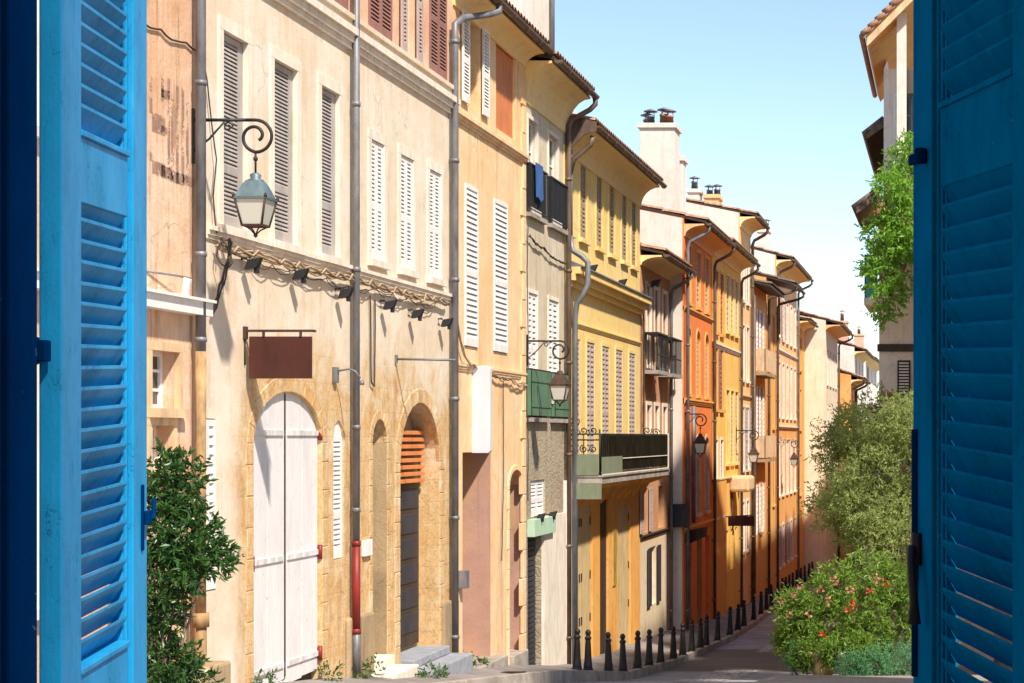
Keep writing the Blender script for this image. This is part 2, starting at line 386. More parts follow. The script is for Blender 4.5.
wr = random.Random(5)
class House:
    def __init__(s, name, label, F, u0, u1, base, top, mat, group='old houses along the street', depth=9.):
        s.F, s.u0, s.u1, s.base, s.top, s.mat, s.depth = F, u0, u1, base, top, mat, depth
        s.holes = []; s.arches = []; s.rev = {}
        s.root = thing(name, label, 'house', F.p((u0 + u1) / 2, base, -depth / 2), group)
        s.extra_wall = None; s.split = None
    def hole(s, u0, u1, v0, v1, rise=0., depth=.22):
        s.holes.append((u0, u1, v0, v1, rise, depth)); return s
    def surround(s, par, u0, u1, v0, v1, w, mat, rise=0., pr=.025, sill=True, name='window_frame'):
        mb = MB(); F = s.F
        e = .004; F.box(mb, u0 - w, u0 + e, v0, v1 - rise, -.04, pr); F.box(mb, u1 - e, u1 + w, v0, v1 - rise, -.04, pr)
        if rise:
            pin = arch_pts(u0 + e, u1 - e, v1 - e, rise); pout = arch_pts(u0 - w, u1 + w, v1 + w, rise + w)
            for i in range(len(pin) - 1):
                a, b_, c, d_ = pin[i], pin[i + 1], pout[i + 1], pout[i]
                mb.hexa([F.p(*a, -.04), F.p(*b_, -.04), F.p(*c, -.04), F.p(*d_, -.04), F.p(*a, pr), F.p(*b_, pr), F.p(*c, pr), F.p(*d_, pr)])
        else: F.box(mb, u0 - w, u1 + w, v1 - e, v1 + w * 1.2, -.04, pr + .002)
        if sill: F.box(mb, u0 - w * 1.1, u1 + w * 1.1, v0 - .09, v0 + e, -.04, pr + .06)
        return mb.build(name, mat, par)
    def window(s, u0, u1, v0, v1, style='closed', mat='white_paint', sur=None, sm='sill', rise=0., depth=.22, pitch=.055, label=None, split=2, inset=.03, rails=(.45,), stile=.06):
        F = s.F; s.hole(u0, u1, v0, v1, rise, depth)
        if u0 > 56 and style == 'closed' and not rise:
            q_ = wr.random(); style = 'glass' if q_ < .18 else 'open' if q_ < .26 else 'closed'
        mb = MB(); t = .05
        # back of the opening: frame and pane
        e = -depth
        w = MB(); F.box(w, u0, u0 + t, v0, v1, e, e + .04); F.box(w, u1 - t, u1, v0, v1, e, e + .04)
        F.box(w, u0 + t, u1 - t, v0, v0 + t, e, e + .04); F.box(w, u0 + t, u1 - t, v1 - t, v1, e, e + .04)
        um = (u0 + u1) / 2; F.box(w, um - .025, um + .025, v0 + t, v1 - t, e, e + .045)
        for k in (1, 2): vz = v0 + (v1 - v0) * k / 3; F.box(w, u0 + t, u1 - t, vz - .015, vz + .015, e + .002, e + .03)
        wn = w.build('window', 'white_paint', s.root)
        if label: wn['label'] = label
        if style != 'solid':
            g = MB(); F.box(g, u0 + .01, u1 - .01, v0 + .01, v1 - .01, e - .02, e + .008); g.build('pane', 'glass', wn)
        if sur: s.surround(wn, u0, u1, v0, v1, sur, sm, rise)
        if style == 'closed':
            uu = [u0 + (u1 - u0) * k / split for k in range(split + 1)]
            for k in range(split):
                leaf(F, uu[k] + .006, uu[k + 1] - .006, v0 + .012, v1 - max(rise * .75, .012), -inset - .03, pitch, rails=rails, stile=stile).build('shutter', mat, wn)
            if rise:
                f = MB(); pin = arch_pts(u0, u1, v1, rise)
                f.prism([F.p(a, b_, -inset - .05) for a, b_ in pin], Vector(F.p(0, 0, .04)) - Vector(F.p(0, 0, 0))); f.build('fanlight_panel', mat, wn)
        elif style == 'open':     # leaves folded back flat on the wall
            hw = (u1 - u0) / 2
            leaf(F, u0 - hw - .02, u0 - .02, v0, v1, .03, pitch).build('shutter', mat, wn)
            leaf(F, u1 + .02, u1 + hw + .02, v0, v1, .03, pitch).build('shutter', mat, wn)
        elif style == 'open90':   # leaves standing straight out of the wall
            hw = (u1 - u0) / 2
            for uu, sg in ((u0 - .02, -1), (u1 + .02, 1)):
                G = Face('S', uu); x0 = F.k + .02
                leaf(G, x0, x0 + hw * .82, v0, v1, -.015, pitch).build('shutter', mat, wn)
        elif style == 'half':     # one leaf closed, one ajar
            leaf(F, u0 + .006, um - .006, v0 + .01, v1 - .01, -inset - .03, pitch).build('shutter', mat, wn)
            G = Face('S', u1 + .01); leaf(G, F.k + .02, F.k + .02 + (u1 - u0) * .42, v0, v1, -.015, pitch).build('shutter', mat, wn)
        return wn
    def band(s, v0, v1, pr, mat, name='string_course', u0=None, u1=None, prof=None):
        mb = MB(); F = s.F; a = s.u0 if u0 is None else u0; b_ = s.u1 if u1 is None else u1
        prof = prof or [(0, 1.), (.35, .75), (.6, .45), (.85, .2)]
        hgt = v1 - v0
        # stepped moulding, widest at the top
        steps = [(v1 - hgt * .35, v1, pr), (v1 - hgt * .7, v1 - hgt * .35, pr * .65), (v0, v1 - hgt * .7, pr * .35)]
        for z0, z1, p in steps: F.box(mb, a, b_, z0, z1, -.03, p)
        return mb.build(name, mat, s.root)
    def wall(s, cut=None):
        """front sheet with true openings and reveals, plus the two ends and the back"""
        F = s.F; mb = MB(); hs = s.holes
        us = sorted({s.u0, s.u1} | {h[0] for h in hs} | {h[1] for h in hs}); 
        vs = sorted({s.base, s.top} | {h[2] for h in hs} | {h[3] for h in hs})
        if cut: vs = sorted(set(vs) | {cut[0]})
        us = [u for u in us if s.u0 <= u <= s.u1]; vs = [v for v in vs if s.base <= v <= s.top]
        up = MB()
        for i in range(len(us) - 1):
            for j in range(len(vs) - 1):
                uc, vc = (us[i] + us[i + 1]) / 2, (vs[j] + vs[j + 1]) / 2
                if any(h[0] < uc < h[1] and h[2] < vc < h[3] for h in hs): continue
                t = up if (cut and vc > cut[0]) else mb
                t.quad(F.p(us[i], vs[j]), F.p(us[i + 1], vs[j]), F.p(us[i + 1], vs[j + 1]), F.p(us[i], vs[j + 1]))
        for (a, b_, c, d_, rise, dp) in hs:
            t = up if (cut and c > cut[0]) else mb
            t.quad(F.p(a, c), F.p(a, c, -dp), F.p(a, d_ - rise, -dp), F.p(a, d_ - rise))
            t.quad(F.p(b_, c), F.p(b_, c, -dp), F.p(b_, d_ - rise, -dp), F.p(b_, d_ - rise))
            t.quad(F.p(a, c), F.p(b_, c), F.p(b_, c, -dp), F.p(a, c, -dp))
            if rise:
                pt = arch_pts(a, b_, d_, rise)
                for k in range(len(pt) - 1):
                    p, q = pt[k], pt[k + 1]
                    t.quad(F.p(*p), F.p(*q), F.p(*q, -dp), F.p(*p, -dp))
                    t.quad(F.p(*p), F.p(*q), F.p(q[0], d_), F.p(p[0], d_))
                    t.quad(F.p(*p, -dp), F.p(*q, -dp), F.p(q[0], d_, -dp), F.p(p[0], d_, -dp))
            else: t.quad(F.p(a, d_), F.p(b_, d_), F.p(b_, d_, -dp), F.p(a, d_, -dp))
        D = s.depth; rg = s.top + .9
        for u in (s.u0, s.u1 - .006):
            mb.add([F.p(u, s.base), F.p(u, s.top), F.p(u, rg, -D / 2), F.p(u, s.top, -D), F.p(u, s.base, -D)], [(0, 1, 2, 3, 4)])
        mb.quad(F.p(s.u0, s.base, -D), F.p(s.u1, s.base, -D), F.p(s.u1, s.top, -D), F.p(s.u0, s.top, -D))
        o = mb.build('wall', s.mat, s.root, recalc=False)
        if cut: up.build('upper_wall', cut[1], s.root, recalc=False)
        return o
    def roof(s, over=.55, cove=.45, rise=.9, cmat='cove', tile='tile', gut='brown_zinc', u0=None, u1=None, gside=True):
        F = s.F; D = s.depth; a = s.u0 if u0 is None else u0; b_ = s.u1 if u1 is None else u1
        z = s.top; sl = rise / (D / 2); ext = over * sl
        dirv = Vector(F.p(b_, 0)) - Vector(F.p(a, 0))
        # roof deck
        mb = MB()
        mb.prism([F.p(a, z - ext, over), F.p(a, z - ext + .07, over), F.p(a, z + rise + .07, -D / 2), F.p(a, z + .07, -D), F.p(a, z, -D), F.p(a, z + rise, -D / 2)], dirv)
        rf = mb.build('roof', 'dark_wood', s.root)
        # channel tiles: scalloped sheet in overlapping courses
        t = MB(); per = .21; nu = max(2, int(abs(b_ - a) / per)); nc = 8; k = 6
        for side in (0, 1):
            for c in range(nc):
                d0, d1 = (over + .06 - (D / 2 + over + .06) * c / nc, over + .06 - (D / 2 + over + .06) * (c + 1) / nc) if side == 0 else (-D / 2 - D / 2 * c / nc, -D / 2 - D / 2 * (c + 1) / nc)
                def zz(d): return z + .09 + (rise * (1 - (d + 0) / (-D / 2)) * -1 + rise if d > -D / 2 else rise * (1 - (-d - D / 2) / (D / 2)))
                for row in (0,):
                    n_ = nu * k + 1; vv = []
                    for i in range(n_):
                        u = a + (b_ - a) * i / (n_ - 1); w_ = abs(math.sin(math.pi * i / k)) * .07
                        vv.append(F.p(u, zz(d0) + w_ + .03, d0)); vv.append(F.p(u, zz(d1) + w_, d1))
                    t.add(vv, [(2 * i, 2 * i + 2, 2 * i + 3, 2 * i + 1) for i in range(n_ - 1)])
                if side == 1 and c > 0: break
        t.build('roof_tiles', tile, rf, recalc=False)
        # cove under the eave
        if cove:
            mb = MB(); pts = [F.p(a + .01, z - ext - .02, -.02), F.p(a + .01, z - cove, -.02), F.p(a + .01, z - cove, .03)]
            for i in range(1, 7):
                t_ = math.pi / 2 * i / 6
                pts.append(F.p(a + .01, z - cove + (cove - ext - .06) * math.sin(t_), .03 + (over - .07) * (1 - math.cos(t_))))
            pts.append(F.p(a + .01, z - ext - .02, over - .04))
            mb.prism(pts, dirv * .997); mb.build('eave', cmat or s.mat, s.root)
        # gutter
        if gut:
            g = MB(); r = .075; n_ = 8; d = over + .07; zc = z - ext + .0
            pr = [(d + r * math.cos(math.pi + math.pi * i / n_), zc + r * math.sin(math.pi + math.pi * i / n_)) for i in range(n_ + 1)]
            pr2 = [(d + (r - .012) * math.cos(math.pi + math.pi * i / n_), zc + (r - .012) * math.sin(math.pi + math.pi * i / n_)) for i in range(n_, -1, -1)]
            g.prism([F.p(a, v, dd) for dd, v in pr + pr2], dirv)
            kk = max(1, int(abs(b_ - a) / .9))
            for i in range(kk + 1):
                u = a + .03 + (b_ - a - .06) * i / kk
                for j in range(n_): pass
                g.prism([F.p(u, v - .006 if 0 < q < n_ else v, dd) for q, (dd, v) in enumerate([(d + (r + .01) * math.cos(math.pi + math.pi * i_ / n_), zc + (r + .01) * math.sin(math.pi + math.pi * i_ / n_)) for i_ in range(n_ + 1)])], Vector(F.p(u + .025, 0)) - Vector(F.p(u, 0)))
            g.build('gutter', gut, s.root)
        s.gz = z - ext; s.over = over
    def pipe(s, u, z0, z1, r=.05, mat='zinc', swan=True, ud=None, off=.1, kinks=()):
        """downpipe with swan neck from the gutter"""
        F = s.F; pts = []
        if swan:
            d = s.over + .07; uu = u if ud is None else ud
            pts += [F.p(uu, s.gz - .05, d), F.p(uu, s.gz - .18, d), F.p(u + (uu - u) * .75, s.gz - .30, d * .8 + off * .2), F.p(u + (uu - u) * .2, s.gz - .52, off + .06), F.p(u, s.gz - .68, off), F.p(u, s.gz - .9, off)]
        else: pts += [F.p(u, z1, off)]
        for (kz, kd) in kinks: pts.append(F.p(u, kz, off + kd))
        pts.append(F.p(u, z0, off))
        mb = MB(); mb.tube(pts, r, 10)
        z = z0 + .6
        top = s.gz - .9 if swan else z1
        while z < top:
            mb.tube([F.p(u, z, off), F.p(u, z + .06, off)], r * 1.25, 10); F.box(mb, u - .015, u + .015, z + .01, z + .05, 0, off); z += 1.9
        return mb.build('downpipe', mat, s.root)

def lin(pts):
    def f(y):
        if y <= pts[0][0]: return pts[0][1] + (y - pts[0][0]) * (pts[1][1] - pts[0][1]) / (pts[1][0] - pts[0][0])
        for (a, b_), (c, d_) in zip(pts, pts[1:]):
            if y <= c: return b_ + (d_ - b_) * (y - a) / (c - a)
        return pts[-1][1]
    return f
PZ = lin([(0, -1.6), (19, -2.75), (21.65, -2.95), (25, -3.3), (29, -3.72), (31.5, -3.98), (34, -4.3), (37, -4.69), (42, -5.04), (51, -5.45), (59, -5.82), (70, -6.3), (88, -6.85), (110, -7.2), (160, -8.), (400, -12)])
KX = lin([(0, -6.9), (30, -6.9), (33, -6.82), (36.9, -6.58), (42.4, -6.38), (51, -6.15), (59, -6.31), (70, -6.66), (88, -6.78), (110, -6.5), (160, -6)])
def paveZ(x, y): return PZ(y) - .12 * max(0, min(1.6, x + 8))
def roadZ(y): return PZ(y) - .12 * 1.3 - .17

# ================================================================ THE SETTING
def strip(name, mat, xa, xb, ys, zf, kind='structure'):
    mb = MB()
    for i in range(len(ys) - 1):
        y0, y1 = ys[i], ys[i + 1]; k = 4
        for j in range(k):
            def P(y, t):
                x = xa(y) + (xb(y) - xa(y)) * t; return (x, y, zf(x, y))
            mb.quad(P(y0, j / k), P(y0, (j + 1) / k), P(y1, (j + 1) / k), P(y1, j / k))
    o = mb.build(name, mat); o['kind'] = kind; return o
ys = [6 + .5 * i for i in range(60)] + [36 + i for i in range(0, 150, 2)] + [190, 260, 400]
strip('ground', 'ground', lambda y: -1500, lambda y: 1500, [-40, 0, 19, 37, 59, 88, 160, 400, 900, 3500], lambda x, y: roadZ(min(y, 400)) - .06)
strip('road', 'asphalt', lambda y: KX(y) - .05, lambda y: -3.0, ys, lambda x, y: roadZ(y))
DX = lin([(6, -7.), (20, -6.4), (33.5, -5.25), (42, -4.65), (50, -4.45), (60, -4.6), (110, -4.9)])
strip('cobbled_drain', 'cobble', lambda y: DX(y) - .5, lambda y: DX(y) + .5, ys, lambda x, y: roadZ(y) + .006)
strip('pavement', 'pave', lambda y: -8.3, lambda y: KX(y) - .15, ys, paveZ)
strip('far_pavement', 'pale_pave', lambda y: -3.05 + .15, lambda y: 3.0, ys, lambda x, y: roadZ(y) + .13)
mb = MB(); y = 20.
while y < 120:
    L = .95 if y < 60 else 2.; y1 = y + L - .012
    for (xo, xi, zt) in ((KX, -.15, .012), ):
        a0, a1 = KX(y), KX(y1); h = .02
        mb.hexa([(a0 - .152, y, roadZ(y) - .1), (a0 + .01, y, roadZ(y) - .1), (a1 + .01, y1, roadZ(y1) - .1), (a1 - .152, y1, roadZ(y1) - .1),
                 (a0 - .152, y, paveZ(a0 - .15, y) + h), (a0 - .01, y, paveZ(a0 - .15, y) + h), (a1 - .01, y1, paveZ(a1 - .15, y1) + h), (a1 - .152, y1, paveZ(a1 - .15, y1) + h)])
    y += L
o = mb.build('kerb', 'kerb', bevel=.012); o['kind'] = 'structure'
mb = MB(); y = 20.
while y < 100:
    y1 = y + .94
    mb.hexa([(-3.06, y, roadZ(y) - .1), (-2.9, y, roadZ(y) - .1), (-2.9, y1, roadZ(y1) - .1), (-3.06, y1, roadZ(y1) - .1),
             (-3.04, y, roadZ(y) + .14), (-2.9, y, roadZ(y) + .14), (-2.9, y1, roadZ(y1) + .14), (-3.04, y1, roadZ(y1) + .14)]); y += .95
o = mb.build('kerb', 'kerb', bevel=.012); o['kind'] = 'structure'

# ================================================================ LEFT HAND HOUSES
E8 = Face('E', -8.)
def gb(u): return PZ(u) - .6

# ---- peach house at the near end, with the faded painted wall
h = House('peach_house', 'peach plaster house with faded painted lettering, nearest one beside the open shutter', E8, 9., 19.33, gb(19.3), 7.8, 'peach')
h.window(U(150), U(178), V(409, 18.4), V(352, 18.6), 'glass', sur=.07, sm='warm_sill', depth=.2)
h.window(U(150), U(172), V(470, 18.), V(425, 18.), 'glass', sur=.07, sm='warm_sill', depth=.2)
h.window(14.9, 15.8, 2.7, 5.2, 'closed', 'grey_shutter', sur=.12, depth=.2)
h.window(14.9, 15.8, -1.5, .7, 'closed', 'grey_shutter', sur=.12, depth=.2)
h.wall(); h.roof(.5)
mb = MB(); E8.box(mb, 14., 19.15, 1.28, 1.42, -.02, .16); E8.box(mb, 14., 19.15, 1.42, 1.45, -.02, .2)
mb.build('ledge', 'white_paint', h.root)
# ghost lettering: broken strokes of worn dark paint, a hair proud of the plaster
mb = MB(); rnd = random.Random(3)
def stroke(u0, u1, v0, v1, wear=.5):
    n_ = max(3, int((v1 - v0) / .016)); m_ = max(1, int((u1 - u0) / .016)); fx = rnd.uniform(0, 9)
    for i in range(n_):
        for j in range(m_):
            if rnd.random() * .5 + .5 * (.5 + .5 * math.sin(i * .21 + fx + math.sin(j * .5 + i * .07) * 1.5)) < wear: continue
            a = u0 + (u1 - u0) * j / m_; b_ = u0 + (u1 - u0) * (j + 1) / m_; c = v0 + (v1 - v0) * i / n_; d_ = v0 + (v1 - v0) * (i + 1) / n_
            q = lambda: rnd.uniform(-.004, .004)
            mb.quad(E8.p(a + q(), c + q(), .003), E8.p(b_ + q(), c + q(), .003), E8.p(b_ + q(), d_ + q(), .003), E8.p(a + q(), d_ + q(), .003))
for (px_, y0, y1) in ((149.5, 74, 90), (149.5, 97, 112), (149.5, 150, 160), (161, 73, 100), (167.5, 78, 178), (171, 92, 180), (176, 85, 180), (181.5, 88, 182), (186, 100, 182)):
    u = U(px_); stroke(u, u + .06, V(y1, u), V(y0, u), .40)
for (px_, y0, y1, w_) in ((152, 112, 131, .3), (152, 160, 173, .3), (161, 88, 97, .2), (161, 125, 132, .14), (161, 165, 177, .24), (170, 170, 181, .2), (176, 172, 183, .2), (183, 174, 184, .3)):
    u = U(px_); stroke(u, u + w_, V(y1, u), V(y0, u), .25)
mb.build('faded_lettering', plain('worn_lettering', (.44, .27, .20), .95, .2), h.root, recalc=False)
peach = h

# ---- cream house with the white arched door
h = House('cream_house', 'long cream plaster house with the big white arched door and ochre stone around its doors', E8, 19.334, 28.93, gb(28.9), 8.6, 'cream')
for a, b_ in ((221.5, 246.5), (272.5, 296), (320, 338.5)):
    w = h.window(U(a), U(b_), 2.32, 4.48, 'closed', 'grey_shutter', sur=.11, depth=.2, inset=.045, pitch=.045, split=1, stile=.13, rails=(.3,), label='tall window with deep set grey louvred shutters')
for a, b_ in ((370, 383), (399.5, 412.5), (428.5, 440)):
    w = h.window(U(a), U(b_), 2.45, 4.12, 'closed', 'white_paint', sur=.11, depth=.14, inset=.0, pitch=.055)
# top floor: brown shutters
h.window(U(322), U(347), 5.62, 7.5, 'closed', 'brown_shutter', depth=.15, inset=-.02)
h.window(U(368), U(391), 5.62, 7.5, 'closed', 'brown_shutter', depth=.15, inset=-.02)
h.window(U(404), U(414), 5.62, 7.5, 'open', 'lilac_shutter', depth=.15)
h.window(U(429), U(446), 5.62, 7.5, 'closed', 'brown_shutter', depth=.15, inset=-.02)
h.window(U(250), U(280), 5.62, 7.5, 'closed', 'brown_shutter', depth=.15, inset=-.02)
# openings at street level
D1 = (U(253.5), U(322)); h.hole(D1[0], D1[1], -3.2, .55, .62, .16)
h.window(U(205.8), U(215.5), -1.66, .2, 'closed', 'white_paint', depth=.12, inset=-.01, split=1, pitch=.1, rails=())
h.window(U(333.5), U(344), -1.6, .22, 'closed', 'white_paint', depth=.12, inset=.02, rise=.28, split=1, pitch=.06, rails=(.35,))
NI = (U(372.5), U(387)); h.hole(NI[0], NI[1], -3.1, .25, .33, .7)
D2 = (U(400), U(439.5)); h.hole(D2[0], D2[1], -3.3, .52, .9, .34)
h.wall(cut=(5.2, 'pinkish')); h.roof(.55, rise=1.)
# white arched double door
dr = MB(); u0, u1 = D1; um = (u0 + u1) / 2
def door_leaf(a, b_, planks):
    mb = MB(); w_ = (b_ - a) / planks
    for k in range(planks):
        p0, p1 = a + k * w_ + .010, a + (k + 1) * w_ - .010
        def top(u):
            t = max(-1, min(1, (u - um) / ((u1 - u0) / 2))); return .55 - .62 + .62 * math.sqrt(max(0, 1 - t * t)) + .01
        n_ = 5; zb_ = -3.0 + .03 * k; loop = [(p0, zb_), (p1, zb_ + .01)] + [(p1 + (p0 - p1) * i / n_, top(p1 + (p0 - p1) * i / n_)) for i in range(n_ + 1)]
        mb.prism([E8.p(u, v, -.10) for u, v in loop], (.045, 0, 0))
    return mb
dl = door_leaf(u0, um - .018, 2).build('door', 'door_white', h.root, bevel=.004)
hg = MB()
hp = plain('hinge_paint', (.70, .66, .64), .6, .25)
for z in (.05, -1.46, -2.75): hg = MB(); E8.box(hg, u0 + .03, um - .08, z - .032, z + .032, -.055, -.035); hg.build('strap_hinge', hp, dl)
pn = MB()
for z in (.05, -1.46): pn.tube([E8.p(u0 + .01, z - .09, -.02), E8.p(u0 + .01, z + .09, -.02)], .03)
pn.build('hinge_pin', 'red_pipe', dl)
dl = door_leaf(um + .01, u1, 2).build('door', 'door_white', h.root, bevel=.004)
hg = MB()
for z in (.05, -1.46, -2.75): hg = MB(); E8.box(hg, um + .06, u1 - .03, z - .032, z + .032, -.055, -.035); hg.build('strap_hinge', hp, dl)
pn = MB()
for z in (.05, -1.46, -2.75): pn.tube([E8.p(u1 - .01, z - .09, -.02), E8.p(u1 - .01, z + .09, -.02)], .03)
pn.build('hinge_pin', 'red_pipe', dl)
mb = MB(); E8.box(mb, um - .011, um + .011, -2.9, .52, -.09, -.050); mb.build('gap_shade_strip', 'dark_wood', h.root)  # dark strip standing in for the shade of the gap between leaves
mb = MB(); E8.box(mb, u0, u1, -3.1, .5, -.155, -.14); mb.build('door_backing', 'dark_wood', h.root)
# stone arch blocks round door, niche and doorway
def archstone(par, a, b_, v0, v1, rise, w_, mat='stone', pr=.03, seg=None):
    mb = MB(); F = E8; z = v0; i = 0
    while z < v1 - rise - .02:
        z2 = min(z + .36, v1 - rise); ww = w_ * (1.0 if i % 2 else 1.18)
        F.box(mb, a - ww, a - .001, z + .003, z2 - .003, -.05, pr); F.box(mb, b_ + .001, b_ + ww, z + .003, z2 - .003, -.05, pr); z = z2; i += 1
    pin = arch_pts(a + .004, b_ - .004, v1 - .004, rise, 11); pout = arch_pts(a - w_, b_ + w_, v1 + w_, rise + w_, 11)
    for k in range(11):
        p, q, c, d_ = [list(x) for x in (pin[k], pin[k + 1], pout[k + 1], pout[k])]
        mb.hexa([F.p(*p, -.05), F.p(*q, -.05), F.p(*c, -.05), F.p(*d_, -.05), F.p(*p, pr), F.p(*q, pr), F.p(*c, pr), F.p(*d_, pr)])
    return mb.build('stone_surround', mat, par, bevel=.012)
archstone(h.root, D1[0], D1[1], -3.2, .55, .62, .20, pr=.008)
archstone(h.root, D2[0], D2[1], -3.4, .52, .9, .22, pr=.010)
archstone(h.root, NI[0], NI[1], -3.2, .25, .33, .13, pr=.008)
# recess lining (worn stone, toned dark to bring shade into the niche) and the door at the back of the archway
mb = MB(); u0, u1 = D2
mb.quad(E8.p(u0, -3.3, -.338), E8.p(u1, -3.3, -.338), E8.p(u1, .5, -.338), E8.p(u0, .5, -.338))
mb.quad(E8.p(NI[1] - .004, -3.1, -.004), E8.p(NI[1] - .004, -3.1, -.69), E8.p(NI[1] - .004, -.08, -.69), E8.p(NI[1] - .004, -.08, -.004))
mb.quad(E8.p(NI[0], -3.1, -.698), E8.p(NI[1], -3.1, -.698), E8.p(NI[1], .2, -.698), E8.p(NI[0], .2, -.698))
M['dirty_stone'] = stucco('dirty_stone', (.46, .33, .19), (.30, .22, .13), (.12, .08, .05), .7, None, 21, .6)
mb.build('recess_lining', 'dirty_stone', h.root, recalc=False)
mb = MB(); E8.box(mb, u0 + .01, u1 - .12, -3.2, -.72, -.33, -.29)
dd = mb.build('door', 'dark_wood', h.root)
mb = MB()
for i in range(6): z = -3.0 + i * .38; E8.box(mb, u0 + .1, u1 - .2, z, z + .3, -.295, -.275)
mb.build('door_panel', 'dark_shutter', dd, bevel=.01)
mb = MB()
for i in range(8): z = -.70 + i * .105; E8.box(mb, u0 + .02, u1 - .1, z, z + .06, -.26, -.20)
mb.build('louvred_transom', 'orange_wood', h.root, bevel=.005)
# steps
mb = MB(); zb = PZ(27); E8.box(mb, D2[0] - .15, D2[1] + .1, zb - .5, zb + .12, -.6, .5); E8.box(mb, D2[0] + .1, D2[1] - .05, zb + .12, zb + .25, -.6, .18)
mb.build('doorstep', 'blue_grey_step', h.root, bevel=.02)
mb = MB(); zb = PZ(25.2); E8.box(mb, NI[0] - .35, NI[1] + .2, zb - .5, zb + .07, -.02, .4); E8.box(mb, NI[0] + .02, NI[1] - .02, zb, zb + .24, -.65, .12)
mb.build('doorstep', 'sill', h.root, bevel=.02)
mb = MB(); E8.box(mb, 18.3, 19.15, -3.4, V(662, 19.) , .01, .36); mb.build('stone_block', 'dirty_stone', h.root, bevel=.03)
h.band(5.16, 5.42, .14, 'sill'); h.band(5.42, 5.60, .1, 'cream', u0=19.4, u1=28.8)
h.band(2.14, 2.28, .07, 'sill')
# pilaster foot beside the red pipe
mb = MB(); E8.box(mb, U(345), U(371), -3.6, -2.4, -.02, .06); mb.build('stone_base', 'dirty_stone', h.root, bevel=.04); mb = MB(); E8.box(mb, U(441), U(456), -3.9, -2.6, -.02, .06); mb.build('stone_base', 'dirty_stone', h.root, bevel=.04)
mb = MB(); E8.box(mb, U(361.5), U(369), V(556, 24.6), V(540, 24.6), 0, .05); mb.build('meter_box', 'white_paint', h.root, bevel=.006)
# zinc downpipe with a red cast iron foot
u = U(356.3, -7.9)
mb = MB(); mb.tube([E8.p(u, 9, .1), E8.p(u, -1.5, .1)], .046, 12)
for z in (6.6, 4.4, 2.2, .1, -1.0): mb.tube([E8.p(u, z, .1), E8.p(u, z + .06, .1)], .056, 12)
mb.tube([E8.p(u, -2.55, .1), E8.p(u, -3.15, .1)], .056, 12)
dp = mb.build('downpipe', 'zinc', h.root)
mb = MB(); mb.tube([E8.p(u, -1.45, .1), E8.p(u, -2.6, .1)], .054, 12); mb.tube([E8.p(u, -1.45, .1), E8.p(u, -1.38, .1)], .060, 12)
mb.tube([E8.p(u, -2.55, .1), E8.p(u, -2.62, .1)], .062, 12); mb.build('cast_iron_foot', 'red_pipe', dp)
u = U(200.8, -7.88)
mb = MB(); mb.tube([E8.p(u, 9, .12), E8.p(u, .9, .12)], .052, 12)
for z in (5.2, 3.7, 1.9, 1.0, -1.2): mb.tube([E8.p(u, z, .12), E8.p(u, z + .05, .12)], .062, 12)
dp = mb.build('downpipe', 'zinc', peach.root); dp['label'] = 'grey downpipe with rusty yellowed lower half'
mb = MB(); mb.tube([E8.p(u, .9, .12), E8.p(u, -1.9, .12)], .054, 12); mb.tube([E8.p(u, -1.2, .12), E8.p(u, -1.1, .12)], .085, 12); mb.tube([E8.p(u, -2.0, .12), E8.p(u, -1.85, .12)], .085, 12); mb.tube([E8.p(u, -1.9, .12), E8.p(u, -3, .12)], .06, 12)
mb.build('pipe_foot', plain('rusty_pipe', (.36, .22, .10), .8, .4), dp)
mb = MB(); 
cream = h

# ---- apricot house with the tall white shutters
h = House('apricot_house', 'apricot plaster house with two tall white louvred shutters and a vertical blank sign', E8, 28.934, 33.85, gb(33.8), 7.35, 'yellowpeach')
h.window(U(464), U(477), 1.5, 4.2, 'closed', 'white_paint', depth=.13, inset=-.03, split=1, pitch=.09, sm='yellowpeach')
h.window(U(493), U(506.5), 1.5, 4.2, 'closed', 'white_paint', depth=.13, inset=-.03, split=1, pitch=.09)
h.window(U(467), U(480), 5.5, 7.0, 'open', 'white_paint', depth=.3)
w = (U(496), U(515.5)); h.hole(w[0], w[1], 5.45, 7.0, 0, .06)
mb = MB(); E8.box(mb, w[0], w[1], 5.45, 7.0, -.1, -.055); mb.build('blind_window', 'orange_panel', h.root)
DW = (U(462.5), U(490.5)); h.hole(DW[0], DW[1], -4.2, V(452, 30.5), .0, .62)
NW = (U(508.5), U(522)); h.hole(NW[0], NW[1], -4.0, V(470, 33), .3, .62)
h.wall(); h.roof(.42, cove=.4, u1=33.84)
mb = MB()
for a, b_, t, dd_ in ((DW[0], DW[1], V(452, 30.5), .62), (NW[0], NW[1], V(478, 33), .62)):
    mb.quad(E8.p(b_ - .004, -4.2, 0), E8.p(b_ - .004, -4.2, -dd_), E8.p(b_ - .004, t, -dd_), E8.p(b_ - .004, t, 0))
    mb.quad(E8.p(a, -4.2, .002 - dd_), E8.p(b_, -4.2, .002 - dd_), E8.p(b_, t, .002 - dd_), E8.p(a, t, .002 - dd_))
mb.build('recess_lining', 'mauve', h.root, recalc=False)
h.band(5.12, 5.27, .1, 'yellowpeach'); h.band(1.08, 1.2, .05, 'yellowpeach')
mb = MB()
for k in range(22): # quoin blocks at the far corner
    z = -4.2 + k * .52
    if z > 6.4: break
    E8.box(mb, 33.62 if k % 2 else 33.5, 33.84, z + .01, z + .51, -.03, .035)
mb.build('corner_stones', 'yellowpeach', h.root, bevel=.01)
archstone(h.root, NW[0], NW[1], -4.2, V(470, 33), .3, .1, 'yellowpeach', .03)
